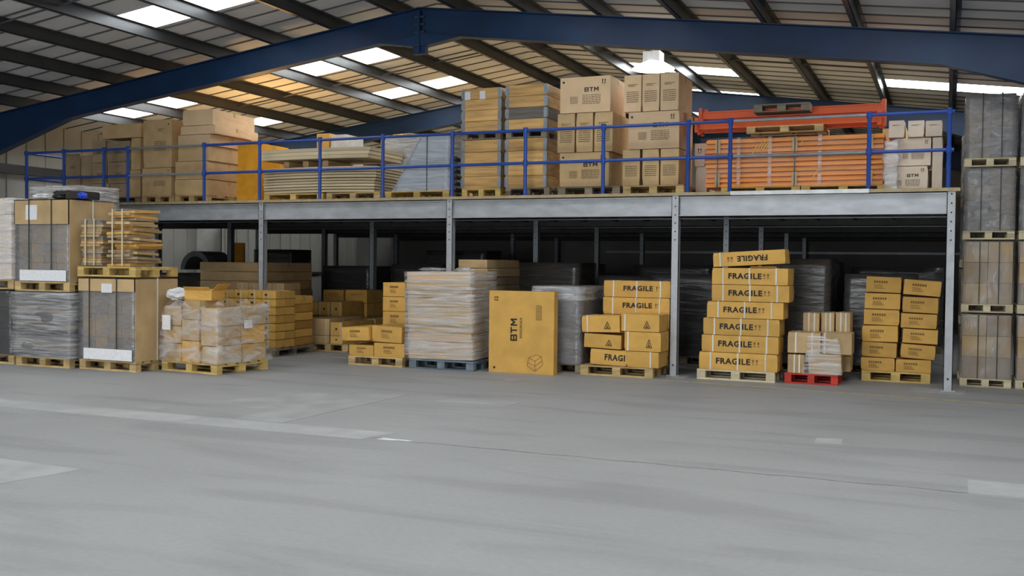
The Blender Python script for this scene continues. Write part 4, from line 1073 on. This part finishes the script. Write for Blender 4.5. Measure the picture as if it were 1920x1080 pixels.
for (u, v0, ln) in ((.28, .74, .14), (.30, .76, .15), (.32, .78, .14), (.34, .8, .12), (.36, .84, .10), (.62, .2, .14), (.55, .88, .06)):
    x = (u-.5)*L_; z_ = v0*nr*hh
    o = link('yellow_strap_end', bmsh(.012, .004, ln*1.1, 'yellow_strap'), None, e, (x, -.02, z_-.05), (0, .55, 0))
link('stretch_film', film_mesh(L_+.08, .95, nr*hh, 66, .03, n=10, top=False), 'film_thin', e, (0, .42, 0), smooth=True)
o = link('plastic_film', film_mesh(.13, .16, .66, 67, .05, n=9, ragged=.1, top=False), 'film_white', None, (at(1671, 300, .36).x, .36, DK), smooth=True)
tag(o, 'gathered white film standing at the right end of the orange beam bundle', 'plastic film')
zu = zb1+.04
pallet(at(1402, 250, Yb).x, at(1545, 250, Yb).x, Yb-.1, .8, zu, 'yellowish wooden pallet lying on the orange beam bundle', 'pallet_wood', h=.10, group=PG)
zu += .103
def rack_beam(x0, x1, y, z, hgt, label):
    e_ = empty('rack_beam', ((x0+x1)/2, y, z)); tag(e_, label, 'rack beam', 'orange rack beams lying loose on the bundle'); L2 = x1-x0
    b = MB().box(-L2/2, L2/2, 0, .05, 0, hgt*.8).box(-L2/2, L2/2, .02, .05, hgt*.8, hgt).box(-L2/2, L2/2, -.012, .0, 0, .018).box(-L2/2, L2/2, -.012, .0, hgt*.78, hgt*.8)
    link('beam_profile', b.mesh('beam'), 'orange_steel', e_)
    for s in (-1, 1):
        x = s*L2/2; b = MB().box(x-.004, x+.004, -.03, .09, -.04, hgt+.05).box(min(x, x-s*.05), max(x, x-s*.05), -.034, -.028, -.04, hgt+.05)
        b2 = [b.box(min(x-s*.035, x-s*.015), max(x-s*.035, x-s*.015), -.05, -.034, zq_, zq_+.02) for zq_ in (0, .05, hgt)]
        link('end_plate', b.mesh('plate'), 'orange_steel', e_)
    return e_
xl2, xr2 = at(1303, 240, Yb).x, at(1652, 240, Yb).x
zh = at(1480, 234, Yb).z
xs_ = at(1384, 250, Yb).x
rack_beam(xl2, xr2, Yb+.02, zu+.003, .12, 'front orange rack beam, lower, with hooked end plates')
rack_beam(xl2+.04, xr2+.05, Yb+.16, zu+.003, .12, 'second orange rack beam behind the front lower one')
rack_beam(xl2-.02, xr2+.03, Yb+.30, zu+.003, .12, 'third orange rack beam, lower layer')
rack_beam(xl2, xr2, Yb+.44, zu+.003, .12, 'rearmost orange rack beam, lower layer')
ztop = at(1480, 200, Yb+.3).z
rack_beam(xl2, xr2+.04, Yb+.27, zu+.185, ztop-zu-.20, 'front orange rack beam, upper, tallest profile, with white pin')
rack_beam(xl2+.05, xr2+.02, Yb+.42, zu+.185, ztop-zu-.20, 'orange rack beam behind the upper front one')
pallet(at(1413, 217, Yb-.05).x, at(1518, 217, Yb-.05).x, Yb-.06, .28, zu+.20, 'small dark grey pallet on the orange rack beams', 'pallet_grey', h=.115, group=PG)
# D13: white-beige cartons at the right corner
GR = 'pale cartons at the right corner of the platform'
x0, x1, z1, _ = px(1664, 1740, 311, .62)
carton(x0, x1, .62, .8, DK, z1, 'pale carton with three letters at the right corner, bottom one', GR, 'pale', dec=BT)
x0, x1, z2, _ = px(1680, 1746, 258, .62)
carton(x0, x1, .62, .8, z1+.001, z2, 'pale carton with two arrows at the right corner, middle one', GR, 'pale', dec=BT[1:])
x0, x1, _, _ = px(1749, 1768, 258, .55)
carton(x0, x1, .55, .7, DK, z2-.01, 'tall narrow pale carton beside the right corner pair', GR, 'pale')
for i, (a_, b_) in enumerate(((1667, 1696), (1703, 1733), (1736, 1767))):
    x0, x1, z3, _ = px(a_, b_, 225, .55)
    carton(x0, x1, .55, .6, z2+.001, z3, f'small whitish carton, {["left","middle","right"][i]} of three at the right corner top', GR, 'pale', dec=SM[:1], tape=True)
# rear rows on the deck seen between the front ones
for (a_, b_, t_, Y, m_, lab) in ((735, 770, 262, 3.2, 'sheet_white', 'white topped carton far back on deck behind the sheets'), (1655, 1700, 240, 2.4, 'tan', 'carton behind the right end of the beams')):
    x0, x1, z1, _ = px(a_, b_, t_, Y); carton(x0, x1, Y, .8, DK, z1, lab, None, m_)

# ------------------------------------------------------------------ warm fill lamps added behind the goods to tint the roof
emit('warm_fill_glow', (1, .62, .22), 6)
for (x, y, pw, lab) in ((-13.0, 2.9, 44, 'small added amber fill lamp behind the tall beige cartons'), (-9.4, 6.1, 14, 'small added amber fill lamp behind the crates and plates')):
    e = empty('warm_fill_lamp', (x, y, DZ)); tag(e, lab, 'lamp')
    link('stand', MB().box(-.15, .15, -.1, .1, 0, .03).tube((0, 0, .03), (0, 0, .5), .02).mesh('s'), 'joist_steel', e)
    link('housing', MB().box(-.16, .16, -.12, .12, .5, .58).mesh('h'), 'joist_steel', e)
    link('lens', MB().box(-.14, .14, -.10, .10, .58, .585).mesh('l'), 'warm_fill_glow', e)
    l = bpy.data.lights.new('warm_fill_light', 'AREA'); l.size = .3; l.energy = pw; l.color = (1, .55, .16)
    q = bpy.data.objects.new('warm_fill_light', l); COL.objects.link(q); q.parent = e; q.location = (0, 0, .6); q.rotation_euler = (pi, 0, 0)

# ------------------------------------------------------------------ high bay lamp, hanging wire
lx = at(1225, 118, 1.9); e = empty('high_bay_lamp', (lx.x, 1.9, 0)); tag(e, 'bright white square high bay lamp hanging over the right carton tower', 'lamp')
zc = lx.z; zr = roofz(lx.x)
link('lamp_housing', MB().box(-.14, .14, -.14, .14, zc+.02, zc+.17).mesh('h'), 'lamp_white', e)
link('reflector', MB().lathe([(.16, zc+.02), (.36, zc-.10), (.355, zc-.105), (.15, zc+.01)], seg=24).mesh('r'), 'lamp_white', e)
link('diffuser', MB().lathe([(.0, zc-.095), (.345, zc-.100), (.345, zc-.104), (0, zc-.104)], seg=24).mesh('d'), 'lamp_glow', e)
link('hanging_rod', MB().tube((0, 0, zc+.17), (0, 0, zr-.02), .012, 6).mesh('w'), 'joist_steel', e)
